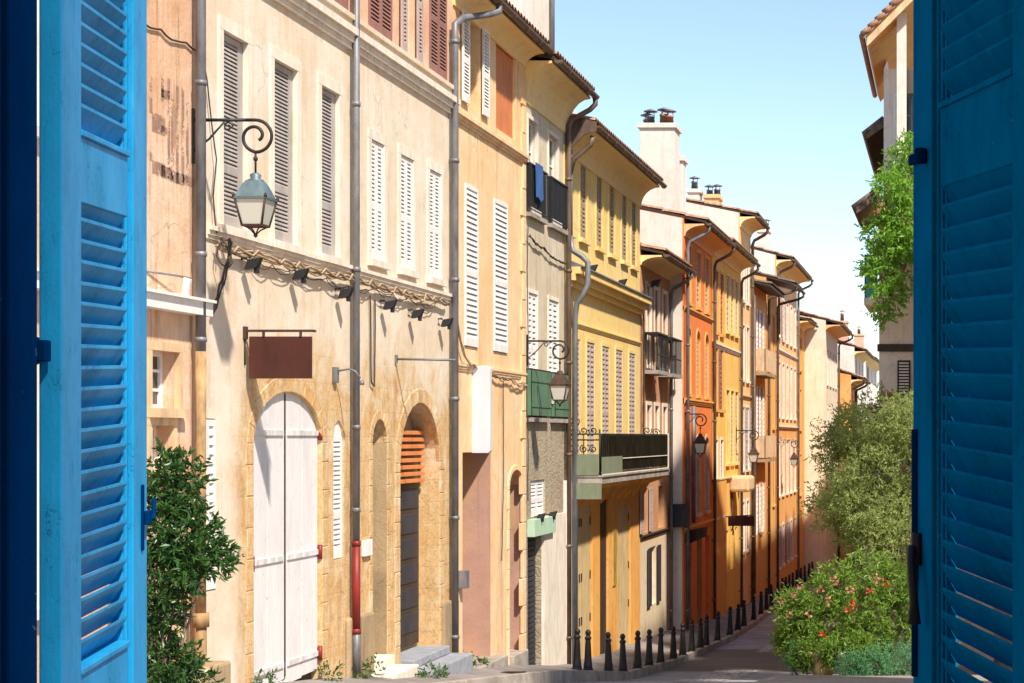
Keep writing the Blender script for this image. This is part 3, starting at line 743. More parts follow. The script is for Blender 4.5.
mb = MB(); zb = PZ(30.5); E8.box(mb, DW[0] - .05, DW[1] + .25, zb - .5, zb + .06, -.6, .25); zb = PZ(33); E8.box(mb, NW[0], NW[1] + .1, zb - .5, zb + .2, -.6, .1); mb.build('doorstep', 'kerb', h.root, bevel=.02)
mb = MB(); E8.box(mb, U(458), U(461), V(590, 29), V(572, 29), 0, .14); mb.build('meter_box', 'zinc', h.root, bevel=.008)
mb = MB(); E8.box(mb, DW[0] + .5, DW[0] + .7, -2.9, -2.75, 0, .0); 
h.pipe(U(455, -7.9), PZ(29) - .1, 0, .055, 'zinc', True, ud=U(455, -7.9) + 1.25)
mb = MB(); 

# ---- narrow grey house
h = House('grey_house', 'narrow weathered grey house with green balcony panels and a rubble stone ground floor', E8, 33.854, 37.5, gb(37.5), 7.2, 'rubble')
for a, b_ in ((527.5, 536.5), (548, 557.5)):
    w = h.window(U(a), U(b_), 4.35, 6.05, 'glass', sur=.06, depth=.12)
    w2 = h.window(U(a), U(b_), .75, 2.75, 'closed', 'white_paint', sur=.06, depth=.12, inset=.0, pitch=.1)
RS = (U(527.5), U(541)); h.hole(RS[0], RS[1], -4.5, V(535, 34.8), 0, .2)
h.window(U(531), U(545), V(517, 35), V(480, 35), 'closed', 'white_paint', depth=.2)
h.wall(cut=(.35, 'grey')); h.roof(.55, cove=.9, rise=.8, cmat='cove')
mb = MB(); a, b_ = RS; z = -4.6
while z < V(535, 34.8) - .05:
    E8.box(mb, a + .02, b_ - .02, z + .008, z + .095, -.15, -.10); z += .1
mb.build('roller_shutter', 'dark_shutter', h.root, bevel=.01)
mb = MB(); E8.box(mb, U(541.5), U(564), -4.9, V(515, 36), -.02, .06); mb.build('shopfront_pier', 'sill', h.root)
mb = MB(); E8.box(mb, U(563.5), U(567), -4.9, -.9, -.02, .1); mb.build('corner_post', 'white_wall', h.root)
# balconies: black rails above, green panels below
for a, b_, z, mt in ((U(525.5), U(543), 4.25, None), (U(547), U(564), 4.25, None), (U(526), U(546), .37, 'green'), (U(550), U(565.5), .37, 'green')):
    mb = MB(); F = E8; dp_ = .10; hgt = .9
    F.box(mb, a, b_, z - .08, z, 0, dp_); sl = mb.build('balcony', 'kerb', h.root)
    mb = MB(); n_ = int((b_ - a) / .11)
    for i in range(n_ + 1): u = a + (b_ - a) * i / n_; F.box(mb, u - .008, u + .008, z, z + hgt, dp_ - .03, dp_ - .014)
    for i in range(4): dd_ = dp_ * i / 4 + .02; F.box(mb, a, a + .016, z, z + hgt, dd_, dd_ + .016); F.box(mb, b_ - .016, b_, z, z + hgt, dd_, dd_ + .016)
    F.box(mb, a - .01, b_ + .01, z + hgt, z + hgt + .03, 0, dp_); F.box(mb, a, b_, z + .06, z + .08, dp_ - .03, dp_ - .01)
    mb.build('railing', 'black_iron', sl)
    if mt:
        mb = MB(); k = 6
        for i in range(k): F.box(mb, a + (b_ - a) * i / k + .006, a + (b_ - a) * (i + 1) / k - .006, z + .04, z + hgt, dp_ - .008, dp_ + .006)
        F.box(mb, a - .03, a - .014, z + .04, z + hgt, .03, dp_); F.box(mb, a, b_, z + .2, z + .26, dp_ + .006, dp_ + .02); F.box(mb, a, b_, z + .68, z + .74, dp_ + .006, dp_ + .02)
        mb.build('green_panel', 'green', sl)
    else:
        mb = MB(); F.box(mb, a + .02, b_ - .02, z + .1, z + hgt - .04, dp_ - .05, dp_ - .035); mb.build('screen', 'dark_shutter', sl)
h.pipe(37.3, PZ(37) - .1, 0, .055, 'brown_zinc', True, ud=37.45, kinks=())
# attic block rising behind the eave
mb = MB(); mb.box(-11.2, -8.06, 33.95, 36.3, 7.0, 10.6); at = mb.build('attic', 'white_wall', h.root)
mb = MB(); mb.tube([(-8.0, 36.2, 7.3), (-8.0, 36.2, 10.5)], .05); mb.build('downpipe', 'zinc', at)
mb = MB(); mb.box(-9.7, -9.3, 37.0, 37.4, 7.6, 9.2); 

# ---- yellow house with the long balcony
h = House('yellow_house', 'yellow house with broad curved eave and a long screened iron balcony over the pavement', E8, 37.504, 46.45, gb(46.4), 6.62, 'orange')
for c in (568, 583, 599, 611.5, 624, 633.5):
    u = U(c); w = h.window(u - .38, u + .38, 4.3, 5.95, 'closed', 'tan_shutter', sur=.09, sm='yellow', depth=.14, inset=.02, pitch=.09)
for c in (575, 590, 605, 618.5, 631.5):
    u = U(c); w = h.window(u - .42, u + .42, -.75, 2.1, 'closed', 'lilac_shutter', sur=.07, sm='yellow', depth=.14, inset=-.01, pitch=.11)
GD = (U(571), U(593)); h.hole(GD[0], GD[1], -5.2, V(507, 39), 0, .25)
GE = (U(600), U(608.5)); h.hole(GE[0], GE[1], -5.2, V(500, 41.5), 0, .25)
GF = (U(618), U(631)); h.hole(GF[0], GF[1], -5.2, V(504, 44.2), 0, .1)
h.wall(cut=(-.95, 'yellow'))
h.roof(.55, cove=.7, rise=1.0, tile='tile', cmat='cove')
# dark gable board at the near end of the eave
mb = MB(); mb.prism([(-8.02, 37.49, 6.72), (-7.36, 37.49, 6.56), (-7.36, 37.49, 6.36), (-7.6, 37.49, 6.3), (-7.9, 37.49, 6.0), (-8.02, 37.49, 5.75)], (0, -.05, 0)); mb.build('gable_board', 'brown_zinc', h.root)
h.band(3.15, 3.55, .3, 'yellow', name='cornice')
mb = MB(); mb.prism([E8.p(37.52, 3.55, 0), E8.p(37.52, 3.55, .34), E8.p(37.52, 3.58, .34), E8.p(37.52, 3.72, 0)], (0, 8.9, 0)); mb.build('cornice_lead', 'zinc', h.root)
h.band(2.35, 2.45, .05, 'yellow')
for (a, b_), z1, mt, k in ((GD, V(507, 39), 'wood_yellow', 2), (GE, V(500, 41.5), 'dark_wood', 1), (GF, V(504, 44.2), 'wood_yellow', 1)):
    for q in range(k):
        p0, p1 = a + (b_ - a) * q / k + .01, a + (b_ - a) * (q + 1) / k - .01; mb = MB()
        for i in range(3): E8.box(mb, p0 + (p1 - p0) * i / 3 + .004, p0 + (p1 - p0) * (i + 1) / 3 - .004, -5.3, z1 - .01, -.09, -.05)
        d_ = mb.build('door', mt, h.root, bevel=.006)
        if mt == 'wood_yellow':
            st = MB()
            for z in (z1 - .35, z1 - 1.55, z1 - 2.5):
                for uu in (p0 + .1, p1 - .1): E8.box(st, uu - .04, uu + .04, z - .09, z + .09, -.05, -.035)
            st.build('hinge', 'black_iron', d_)
mb = MB(); E8.box(mb, U(612.5), U(615.5), V(585, 43), V(528, 43), 0, .03); mb.build('sun_patch_panel', plain('sun_patch_gold', (.6, .45, .12), .4, .3, .4), h.root)  # gold strip standing in for a patch of sunlight on the wall
# the long balcony
BY0, BY1, BX = 37.62, 46.5, -7.32; zf = -.98
mb = MB(); mb.box(-8.0, BX + .05, BY0, BY1, zf, zf + .14); mb.box(-8., BX + .08, BY0 - .02, BY1, zf + .14, zf + .18); bal = mb.build('balcony', 'kerb', h.root)
mb = MB()
for i in range(9):
    mb = MB(); y = BY0 + .3 + i * 1.05; mb.prism([(-8., y, zf), (BX, y, zf), (BX - .05, y, zf - .08), (-7.75, y, zf - .2), (-7.95, y, zf - .5), (-8., y, zf - .55)], (0, .16, 0)); mb.build('bracket', 'orange', bal)
mb = MB(); mb.box(-8., BX + .04, BY0 - .04, BY0, zf - .32, zf + .02); mb.build('fascia', 'canvas', bal)
mb = MB(); zt = .06; z0 = zf + .2
def rail(p, q): mb.tube([p, q], .018, 6)
rail((-8, BY0, zt), (BX, BY0, zt)); rail((BX, BY0, zt), (BX, BY1, zt)); rail((-8, BY0, z0), (BX, BY0, z0)); rail((BX, BY0, z0), (BX, BY1, z0)); rail((BX, BY0, zt - .12), (BX, BY1, zt - .12)); rail((-8, BY0, zt - .12), (BX, BY0, zt - .12))
for i in range(80): y = BY0 + (BY1 - BY0) * i / 79; mb.tube([(BX, y, z0), (BX, y, zt)], .008, 5)
for i in range(2): x = -8 + .68 * (i + .5) / 1; mb.tube([(min(x, BX), BY0, z0), (min(x, BX), BY0, zt)], .012, 5)
mb.tube([(BX, BY0, z0), (BX, BY0, zt + .1)], .02, 6); mb.tube([(BX, BY1, z0), (BX, BY1, zt)], .02, 6)
def scroll(cx, cz, r, y, turns=1.6, sg=1, ph=0.):
    pts = []
    for i in range(26):
        t = i / 25; a = ph + sg * t * turns * 2 * math.pi; rr = r * (1 - .8 * t); pts.append((cx + rr * math.cos(a), y, cz + rr * math.sin(a)))
    mb.tube(pts, .013, 5)
for cx in (-7.86, -7.66, -7.46):
    scroll(cx, -.25, .085, BY0, 1.5, 1, 1.5); scroll(cx, -.48, .085, BY0, 1.5, -1, -1.5); scroll(cx, .13, .09, BY0, 1.4, 1, 3.1)
scroll(-7.86, .32, .12, BY0, 1.6, -1, .5); scroll(-8.0, .2, .14, BY0, 1.5, 1, 0); scroll(-7.95, -.0, .1, BY0, 1.5, 1, 2)
scroll(-7.82, .16, .12, BY1, 1.6, -1, .5); scroll(-7.6, .12, .1, BY1, 1.5, 1, 0)
mb.build('railing', 'black_iron', bal)
mb = MB()
for i in range(74):
    y = BY0 + .02 + (BY1 - BY0 - .05) * i / 74; y1 = y + (BY1 - BY0) / 74 - .035; mb.box(BX + .022, BX + .028 + .008 * (i % 2), y, y1, z0 + .05, zt - .02)
mb.build('reed_screen', 'mesh', bal)
mb = MB(); mb.box(-7.98, BX - .02, BY0 - .035, BY0 - .02, zf + .18, zf + .62); mb.box(BX + .045, BX + .055, BY0 - .03, BY0 + 2.3, zf + .2, zf + .56); mb.build('canvas_strip', 'canvas', bal)
mb = MB(); mb.box(BX + .04, BX + .06, BY0, BY1, zf + .16, zf + .2); mb.box(BX + .04, BX + .06, BY1 - .06, BY1, zf + .16, zt + .03); mb.box(BX + .045, BX + .055, BY0 + 2.4, BY1, zf + .5, zf + .52); mb.build('pale_edging', 'sill', bal)
# paired zinc pipes at the near corner
mb = MB(); u = 37.62
mb.tube([E8.p(u, 4.2, .06), E8.p(u, 3.9, .1), E8.p(u + .05, 3.78, .3), E8.p(u + .05, 3.65, .42), E8.p(u + .05, 3.2, .42), E8.p(u + .03, 2.95, .3), E8.p(u, 2.8, .2), E8.p(u, 2.5, .16), E8.p(u, -5, .16)], .06, 10)
mb.tube([E8.p(u, 6.0, .06), E8.p(u, 4.2, .06)], .055, 10)
mb.build('downpipe', 'zinc', h.root)
mb = MB(); mb.tube([E8.p(37.56, 6.28, .55), E8.p(37.56, 6.1, .5), E8.p(37.56, 5.8, .15), E8.p(37.56, 5.5, .07)], .055, 10); mb.build('gutter_outlet', 'brown_zinc', h.root)
yellow = h

# ---- low brown house with the cream ground floor
h = House('brown_house', 'low brown plaster house with a cream ground floor and dark half open shutters', E8, 46.454, 51.38, gb(51), 4.85, 'pale_cream')
for c in (648.5, 656.5, 664.5):
    u = U(c); h.window(u - .36, u + .36, 1.9, 4.0, 'glass' if c > 650 else 'closed', 'white_paint', sur=.09, depth=.2, inset=.08, pitch=.12)
    h.window(u - .34, u + .34, -.9, .85, 'closed', 'white_paint', sur=.08, depth=.2, inset=.1, pitch=.12)
for c in (645, 661):
    u = U(c); h.window(u - .45, u + .45, -2.5, -1.35, 'open' if c < 650 else 'glass', 'lilac_shutter', depth=.2)
u = U(653); h.window(u - .5, u + .5, -4.5, -2.95, 'open', 'dark_shutter', depth=.15)
DB = (U(666.5), U(670.8)); h.hole(DB[0], min(DB[1], 51.3), -6, -2.6, 0, .12)
h.wall(cut=(-2.62, 'brown'))
mb = MB(); E8.box(mb, DB[0], min(DB[1], 51.3), -6, -2.6, -.1, -.06); mb.build('door', 'orange_wood', h.root)
h.roof(.6, cove=.4, rise=1.0, cmat='cove'); h.pipe(51.0, PZ(51) - .1, 0, .05, 'zinc', True)
h.band(-2.66, -2.56, .08, 'dark_wood')
for a, b_, z in ((46.9, 48.6, 1.75), (49.3, 51.1, 1.75)):
    mb = MB(); E8.box(mb, a, b_, z - .1, z, 0, .4); sl = mb.build('balcony', 'kerb', h.root); mb = MB()
    for i in range(11): u = a + (b_ - a) * i / 10; E8.box(mb, u - .007, u + .007, z, z + .95, .36, .38)
    for i in range(5): E8.box(mb, a, a + .02, z, z + .95, .07 * i, .07 * i + .015); E8.box(mb, b_ - .02, b_, z, z + .95, .07 * i, .07 * i + .015)
    E8.box(mb, a, b_, z + .95, z + .99, 0, .4); E8.box(mb, a, b_, z + .4, z + .43, .355, .385); mb.build('railing', 'black_iron', sl)

# ---- red orange house, standing forward, with its sunlit gable
E76 = Face('E', -7.6)
def U7(px): return U(px, -7.6)
h = House('red_house', 'bright red orange house with arched middle floor windows and pale gable wall', E76, 51.4, 57.48, gb(57), 6.25, 'red')
for c in (688.6, 698, 706.5):
    u = U7(c); h.window(u - .42, u + .42, 3.9, 5.55, 'closed', 'lilac_shutter', sur=.08, sm='orange', depth=.16, inset=.04, pitch=.12)
    h.window(u - .40, u + .40, 1.25, 3.2, 'closed', 'lilac_shutter', sur=.09, sm='orange', rise=.35, depth=.16, inset=.05, pitch=.12)
    if c > 690: h.window(u - .38, u + .38, -2.3, -.0, 'closed', 'lilac_shutter', sur=.09, sm='warm_sill', rise=.2, depth=.16, inset=.05, pitch=.12)
u = U7(688); h.window(u - .5, u + .5, -2.7, -.55, 'glass', depth=.3)
for c, w_ in ((688.5, .55), (699.5, .55), (707.5, .5)):
    u = U7(c); h.hole(u - w_, u + w_, -6.5, V(535, u), .0, .3)
    mb = MB(); E76.box(mb, u - w_, u + w_, -6.5, V(535, u) - .01, -.28, -.22); mb.build('door', 'dark_wood' if c < 705 else 'orange_wood', h.root)
h.wall()
mb = MB()   # pale gable wall facing the camera
mb.prism([(-7.64, 51.39, -7), (-7.64, 51.39, 6.24), (-12.1, 51.39, 7.14), (-12.1, 51.39, -7)], (0, -.035, 0))
g = mb.build('gable_wall', 'white_wall', h.root); g['label'] = 'pale plaster gable wall facing down the street'
h.roof(.62, cove=.5, rise=1.0, cmat='orange_cove')
h.band(.95, 1.12, .08, 'orange'); h.band(3.62, 3.75, .07, 'orange'); h.band(-2.72, -2.6, .1, 'orange')
h.pipe(51.5, PZ(52) - .1, 0, .05, 'zinc', True, ud=51.6); h.pipe(57.4, PZ(57) - .1, 0, .05, 'brown_zinc', True)
mb = MB(); mb.tube([(-7.45, 52.3, .9), (-7.45, 52.3, -2.5)], .06, 8); mb.build('flue_pipe', 'zinc', h.root)
mb = MB(); mb.box(-7.56, -7.0, 51.5, 51.75, -2.65, -1.6)
red = h
# big white chimney stack of the red house
def chimney(par, x0, x1, y0, y1, z0, z1, pots, mat='white_wall', potmat='terracotta'):
    mb = MB(); mb.box(x0, x1, y0, y1, z0, z1); mb.box(x0 - .06, x1 + .06, y0 - .06, y1 + .06, z1 - .14, z1)
    c = mb.build('chimney', mat, par, bevel=.01)
    for (tx, ty, hh, kind) in pots:
        px_, py_ = x0 + (x1 - x0) * tx, y0 + (y1 - y0) * ty
        p = MB(); p.lathe([(.13, 0), (.11, hh * .8), (.13, hh * .82), (.12, hh)], (px_, py_, z1), 12)
        q = p.build('chimney_pot', potmat if kind == 0 else 'zinc', c)
        p = MB(); zc = z1 + hh
        for k in range(3): a = k * 2.1; p.tube([(px_ + .1 * math.cos(a), py_ + .1 * math.sin(a), zc), (px_ + .1 * math.cos(a), py_ + .1 * math.sin(a), zc + .12)], .012, 5)
        p.lathe([(.2, 0), (.2, .02), (.02, .09)], (px_, py_, zc + .11), 12); p.build('cowl', 'zinc', q)
    return c
chimney(red.root, -8.9, -7.9, 50.2 + 1.4, 52.6, 5.8, 9.0, ((.25, .4, .28, 1), (.62, .5, .34, 0), (.78, .5, .3, 0), (.12, .6, .2, 1)))
chimney(red.root, -8.15, -7.9, 53.2, 53.9, 6., 8.3, ())
chimney(yellow.root, -8.85, -8.45, 40., 40.5, 6.6, 7.3, ((.5, .5, .32, 0),))
mb = MB(); mb.tube([(-8.85, 38.6, 7.), (-8.85, 38.6, 7.9)], .03, 8); mb.box(-8.92, -8.78, 38.5, 38.62, 7.6, 8.05); mb.box(-8.76, -8.66, 38.52, 38.62, 7.62, 7.98); mb.build('flue', 'sign_grey', yellow.root)

t_ = MB(); t_.tube([(-8.6, 55., 6.3), (-8.6, 55., 8.2)], .02, 6)
for z in (7.6, 7.8, 8.0, 8.15): t_.tube([(-8.95, 55., z), (-8.2, 55., z + .03)], .012, 5)
t_.tube([(-8.6, 55., 7.4), (-8.3, 54.6, 7.5)], .015, 5); t_.build('antenna', 'zinc', red.root)
# ---- yellow ochre house
h = House('ochre_house', 'yellow ochre house with lilac shutters between the red house and the taller beige one', E76, 57.484, 65.0, gb(65), 6.35, 'gold')
for c in (716, 721.5):
    u = U7(c); h.window(u - .42, u + .42, 3.4, 5.4, 'closed', 'brown_shutter', sur=.07, sm='orange', depth=.15, pitch=.14)
    h.window(u - .42, u + .42, .9, 2.9, 'open' if c < 718 else 'closed', 'brown_shutter', sur=.07, sm='orange', depth=.15, pitch=.14)
    h.window(u - .36, u + .36, -2.6, -.1, 'closed', 'lilac_shutter', sur=.07, sm='sill', depth=.15, pitch=.14)
for c in (727.5, 732, 736.3):
    u = U7(c); h.window(u - .42, u + .42, 3.6, 5.5, 'closed', 'lilac_shutter', sur=.07, sm='yellow', depth=.15, pitch=.14)
    h.window(u - .42, u + .42, -.9, 1.6, 'closed', 'lilac_shutter', sur=.07, sm='yellow', depth=.15, pitch=.14)
    h.window(u - .34, u + .34, -4.6, -3.2, 'glass', depth=.2)
h.wall(); h.roof(.62, cove=.5, rise=1.0, cmat='cove'); h.band(2.9, 3.06, .08, 'sill'); h.band(-1.5, -1.36, .1, 'warm_sill')
h.pipe(65.0 - .2, PZ(65) - .1, 0, .05, 'brown_zinc', True)
mb = MB(); mb.box(-7.6, -6.9, 62., 63.6, -1.9, -1.35); mb.build('awning_box', 'warm_sill', h.root, bevel=.1)
mb = MB(); mb.box(-7.6, -7.52, 57.6, 60.6, -6.2, -1.45); mb.build('shop_surround', 'orange', h.root)
# ---- tall beige house with the long gable
h = House('beige_house', 'tall beige house with a long mottled gable wall above its lower neighbours', E76, 65.004, 68.6, gb(68), 8.1, 'sand')
for c in (743, 747.5):
    u = U7(c)
    for z0, z1 in ((5., 6.7), (2.1, 4.1), (-1.2, 1.1), (-4.2, -2.4)): h.window(u - .4, u + .4, z0, z1, 'closed', 'lilac_shutter', sur=.07, depth=.15, pitch=.16)
h.wall(); h.roof(.6, cove=.5, rise=.9); h.band(1.4, 1.55, .08, 'warm_sill'); h.pipe(68.4, PZ(68) - .1, 0, .06, 'brown_zinc', True)
mb = MB(); mb.prism([(-7.64, 64.99, 5), (-7.64, 64.99, 8.1), (-12.1, 64.99, 8.97), (-14.5, 64.99, 8.4), (-14.5, 64.99, 5)], (0, -.035, 0)); mb.build('gable_wall', 'white_wall', h.root)
chimney(h.root, -9.6, -9.2, 66, 66.8, 8., 9.1, ((.5, .3, .3, 1),)); chimney(h.root, -9.0, -8.5, 66, 67, 8., 8.9, ((.3, .3, .2, 1), (.8, .5, .25, 1)), 'sand')
beige = h
# ---- tan house with balconies
h = House('tan_house', 'tan house with pale shutters and boxed balconies under a ragged tiled canopy', E76, 68.604, 74.4, gb(74), 5.9, 'tan')
for c in (754, 760.5):
    u = U7(c)
    for z0, z1 in ((3.1, 5.0), (-.3, 2.), (-3.8, -1.9)): h.window(u - .45, u + .45, z0, z1, 'open', 'white_paint', sur=.08, sm='warm_sill', depth=.2, pitch=.16)
h.wall(); h.roof(.75, cove=None, rise=.9, tile='tile_dark', gut=None)
for z in (2.5, -.85):
    mb = MB(); E76.box(mb, 69.2, 73.6, z - .12, z, 0, .5); sl = mb.build('balcony', 'dirty_stone', h.root)
    mb = MB()
    for i in range(12): u = 69.2 + 4.4 * i / 12; E76.box(mb, u, u + .34, z + .05, z + .9, .47, .5)
    E76.box(mb, 69.2, 69.24, z + .05, z + .9, 0, .5); mb.build('balustrade_panel', 'warm_sill', sl)
mb = MB(); mb.tube([E76.p(68.9, 5.5, .1), E76.p(68.9, -6, .1)], .07, 8); mb.build('downpipe', 'brown_zinc', h.root)
# ---- small orange house with projecting canopy
h = House('small_orange_house', 'slim orange house with a ragged brown tiled canopy sticking out over the street', E76, 74.404, 78.6, gb(78), 6.6, 'tan')
for c in (768.5, 773.5):
    u = U7(c)
    for z0, z1 in ((3.4, 5.2), (.4, 2.6), (-2.9, -.8)): h.window(u - .4, u + .4, z0, z1, 'closed', 'brown_shutter', sur=.07, sm='orange', depth=.15, pitch=.16)
h.wall(); h.roof(1.15, cove=None, rise=1.2, tile='tile_dark', gut='brown_zinc'); h.pipe(78.4, PZ(78) - .1, 0, .06, 'brown_zinc', True); h.pipe(74.6, PZ(74) - .1, 0, .06, 'brown_zinc', True)
# ---- tall peach block
h = House('tall_peach_house', 'tall pale peach house with three rows of narrow lilac windows at the far bend', E76, 78.604, 89.3, gb(89), 7.95, 'tan')
for k in range(5):
    u = 79.9 + k * 2.05
    for z0, z1 in ((4.4, 6.2), (.9, 3.3), (-2.6, -.2), (-5.8, -4.)): h.window(u - .45, u + .45, z0, z1, 'closed', 'lilac_shutter', sur=.09, depth=.15, pitch=.18)
h.wall(cut=(.4, 'sand'))
h.roof(.7, cove=.5, rise=1.2); h.band(3.75, 3.9, .08, 'sill'); h.band(.35, .5, .1, 'sill'); h.pipe(79., 4.5, 0, .06, 'brown_zinc', True); h.pipe(89.1, PZ(89) - .1, 0, .06, 'zinc', True)
mb = MB(); mb.prism([(-7.64, 78.59, 5), (-7.64, 78.59, 7.95), (-12.1, 78.59, 9.1), (-12.1, 78.59, 5)], (0, -.035, 0)); mb.build('gable_wall', 'white_wall', h.root)
chimney(h.root, -8.6, -8.1, 80.5, 81.2, 8.2, 9.3, ((.3, .4, .25, 1), (.7, .5, .3, 1)))
# ---- slim red house, then the stone one that steps forward
h = House('slim_red_house', 'sliver of a brick red house beside the pale stone corner', E76, 89.304, 94., gb(94), 5.9, 'orange')
u = 91.5
for z0, z1 in ((3.4, 5.0), (.4, 2.4), (-2.9, -.9)): h.window(u - .45, u + .45, z0, z1, 'closed', 'lilac_shutter', sur=.08, sm='orange', depth=.15, pitch=.18)
h.wall(); h.roof(.6, cove=.4, rise=.9)
E63 = Face('E', -6.5)
h = House('corner_stone_house', 'pale stone house stepping forward at the bend with grey shaded front', E63, 94.1, 104., gb(104), 6.1, 'pale_stone_wall')
for k in range(4):
    u = 95.6 + k * 2.3
    for z0, z1 in ((2.8, 4.6), (-.6, 1.5), (-4., -2.)): h.window(u - .45, u + .45, z0, z1, 'closed', 'grey_shutter', sur=.09, depth=.15, pitch=.18)
h.wall(); h.roof(.8, cove=.5, rise=1.2, cmat='orange_cove'); h.pipe(103.8, PZ(104) - .1, 0, .06, 'brown_zinc', True)
# ---- far houses beyond the bend
for i, (nm, lab, X, a, b_, tp, mt, wl) in enumerate((
    ('far_white_house', 'far white house with a pink roof and red chimney beyond the stone corner', -5.95, 112., 124., 5.6, 'white_wall', 3),
    ('far_low_house', 'far low tan house in shade under dark gutters beside the flowering shrub', -5.75, 104.5, 111.5, 3.6, 'tan', 2),
    ('far_pink_house', 'farthest small pale house with two chimneys under the sky', -6.1, 130., 150., 5.9, 'white_wall', 3))):
    F = Face('E', X); h = House(nm, lab, F, a, b_, gb(b_), tp, mt)
    for k in range(wl):
        u = a + (b_ - a) * (k + .5) / wl
        for z0 in (tp - 2.3, tp - 5.2): h.window(u - .5, u + .5, z0, z0 + 1.6, 'closed', 'lilac_shutter', sur=.1, depth=.15, pitch=.2)
    h.wall(); h.roof(.7, cove=.5, rise=1.6, cmat='cove', gut='brown_zinc')
    if i == 0: chimney(h.root, X - 1.2, X - .5, 113, 114, 5.6, 7.3, ((.5, .5, .5, 0),), 'pinkish')
    if i == 1: h.pipe(a + .4, -8, 0, .07, 'brown_zinc', True); h.pipe(a + 4, -8, 0, .07, 'brown_zinc', True)
    if i == 2: chimney(h.root, X - .9, X - .2, 131, 132, 5.6, 7.5, ((.5, .5, .4, 0),), 'pinkish'); chimney(h.root, X + .1 - 1.9, X - 1.2, 133, 134, 5.6, 7.1, ((.5, .5, .3, 1),))

# ================================================================ RIGHT HAND HOUSES
S44 = Face('S', 44.)
h = House('right_house', 'pale plaster house on the right with an orange gable soffit and vine', S44, -1.62, 5., gb(44), 9.0, 'white_wall', depth=6)
h.window(-1.15, -.72, 6.9, 8.4, 'open', 'white_paint', depth=.3)
h.window(-1.15, -.55, .1, 1.9, 'closed', 'white_paint', sur=.08, depth=.12, pitch=.09)
h.wall()
mb = MB(); mb.quad((-1.62, 44, -6), (-1.62, 50, -6), (-1.62, 50, 9), (-1.62, 44, 9)); mb.build('side_wall', 'white_wall', h.root, recalc=False)
mb = MB(); mb.box(-1.28, -1.05, 43.3, 43.98, 4, 10.2); mb.box(-.85, -.7, 43.3, 43.98, 4, 10.2); mb.build('pier', 'white_wall', h.root)
mb = MB(); mb.prism([(-2.02, 42.9, 9.55), (3., 42.9, 14.6), (3., 42.9, 14.45), (-1.95, 42.9, 9.38)], (0, 7.5, 0)); rf = mb.build('roof', 'orange', h.root)
mb = MB()
for i in range(30):
    x = -2.1 + i * .17; z = 9.56 + (x + 2.02) * 1.006; mb.tube([(x, 42.82, z + .1), (x + .2, 42.82, z + .26)], .075, 7); mb.tube([(x, 42.8, z + .06), (x, 50.3, z + .06)], .07, 6)
mb.build('roof_tiles', 'tile', rf)
mb = MB(); mb.box(-2.0, 3., 42.86, 42.9, 9.3, 9.36)
mb = MB(); mb.prism([(-1.98, 42.86, 9.3), (-1.98, 42.86, 9.5), (3, 42.86, 14.55), (3, 42.86, 14.3)], (0, .035, 0)); mb.build('gable_board', 'warm_sill', h.root)
# lower eaves and balcony slab on the street side
def side_eave(x, y0, y1, z, name='canopy'):
    mb = MB(); mb.prism([(x, y0, z - .18), (x, y0, z - .05), (-1.62, y0, z + .3), (-1.62, y0, z + .12)], (0, y1 - y0, 0)); c = mb.build(name, 'tile_dark', h.root)
    t = MB(); k = int((y1 - y0) / .22)
    for i in range(k): y = y0 + .1 + i * .22; t.tube([(x - .08, y, z - .06), (-1.62, y, z + .34)], .085, 7)
    t.build('roof_tiles', 'tile_dark', c)
side_eave(-2.05, 44.2, 51.5, 7.5); side_eave(-2.08, 40., 43.9, 5.15)
mb = MB(); mb.box(-1.62, 3, 40.0, 43.95, 4.72, 4.9); mb.build('terrace', 'warm_sill', h.root)
mb = MB(); mb.box(-1.62, 1., 41.1, 43.99, -5.5, 4.7); lw = mb.build('porch', 'white_wall', h.root)
mb = MB(); mb.box(-1.98, 1., 41.4, 44, 3.05, 3.2); b_ = mb.build('balcony', 'sill', h.root)
mb = MB(); mb.box(-1.96, -1.68, 41.4, 41.44, 3.2, 4.2); mb.box(-1.97, -1.94, 41.4, 43.9, 3.2, 4.2); mb.build('balcony_panel', 'turquoise', b_)
mb = MB(); mb.box(-1.66, 1., 41.03, 41.12, 1.95, 2.12); mb.box(-1.2, -.9, 41.04, 41.12, .2, 1.75); mb.build('beam', 'dark_wood', lw)
mb = MB()
for i in range(22): mb.box(-1.16, -.94, 41.0, 41.035, .24 + i * .068, .27 + i * .068)
mb.build('shutter', 'white_paint', lw)
R1 = Face('W', 2.6)
for nm, lab, F_, a_, b_, tp_ in (('garden_side_house', 'plain peach house on the right hidden behind the open shutter', R1, 33., 43., 9.3), ('garden_side_house', 'tall plain house on the right nearest the viewer, behind the shutter', R1, 17., 24.2, 10.),
                   ('street_side_house', 'plain row house continuing the right side of the street', Face('W', -1.55), 51., 110., 5.6)):
    h = House(nm, lab, F_, a_, b_, gb(b_), tp_, 'sand', depth=2. if a_ < 20 else 5.)
    for k in range(int((b_ - a_) / 4)):
        u = a_ + 2 + k * 4
        for z0 in (-2., 1.6, 5.): h.window(u - .45, u + .45, z0, z0 + 1.8, 'closed', 'lilac_shutter', sur=.1, depth=.15, pitch=.2)
    h.wall(); h.roof(.5, rise=1.)

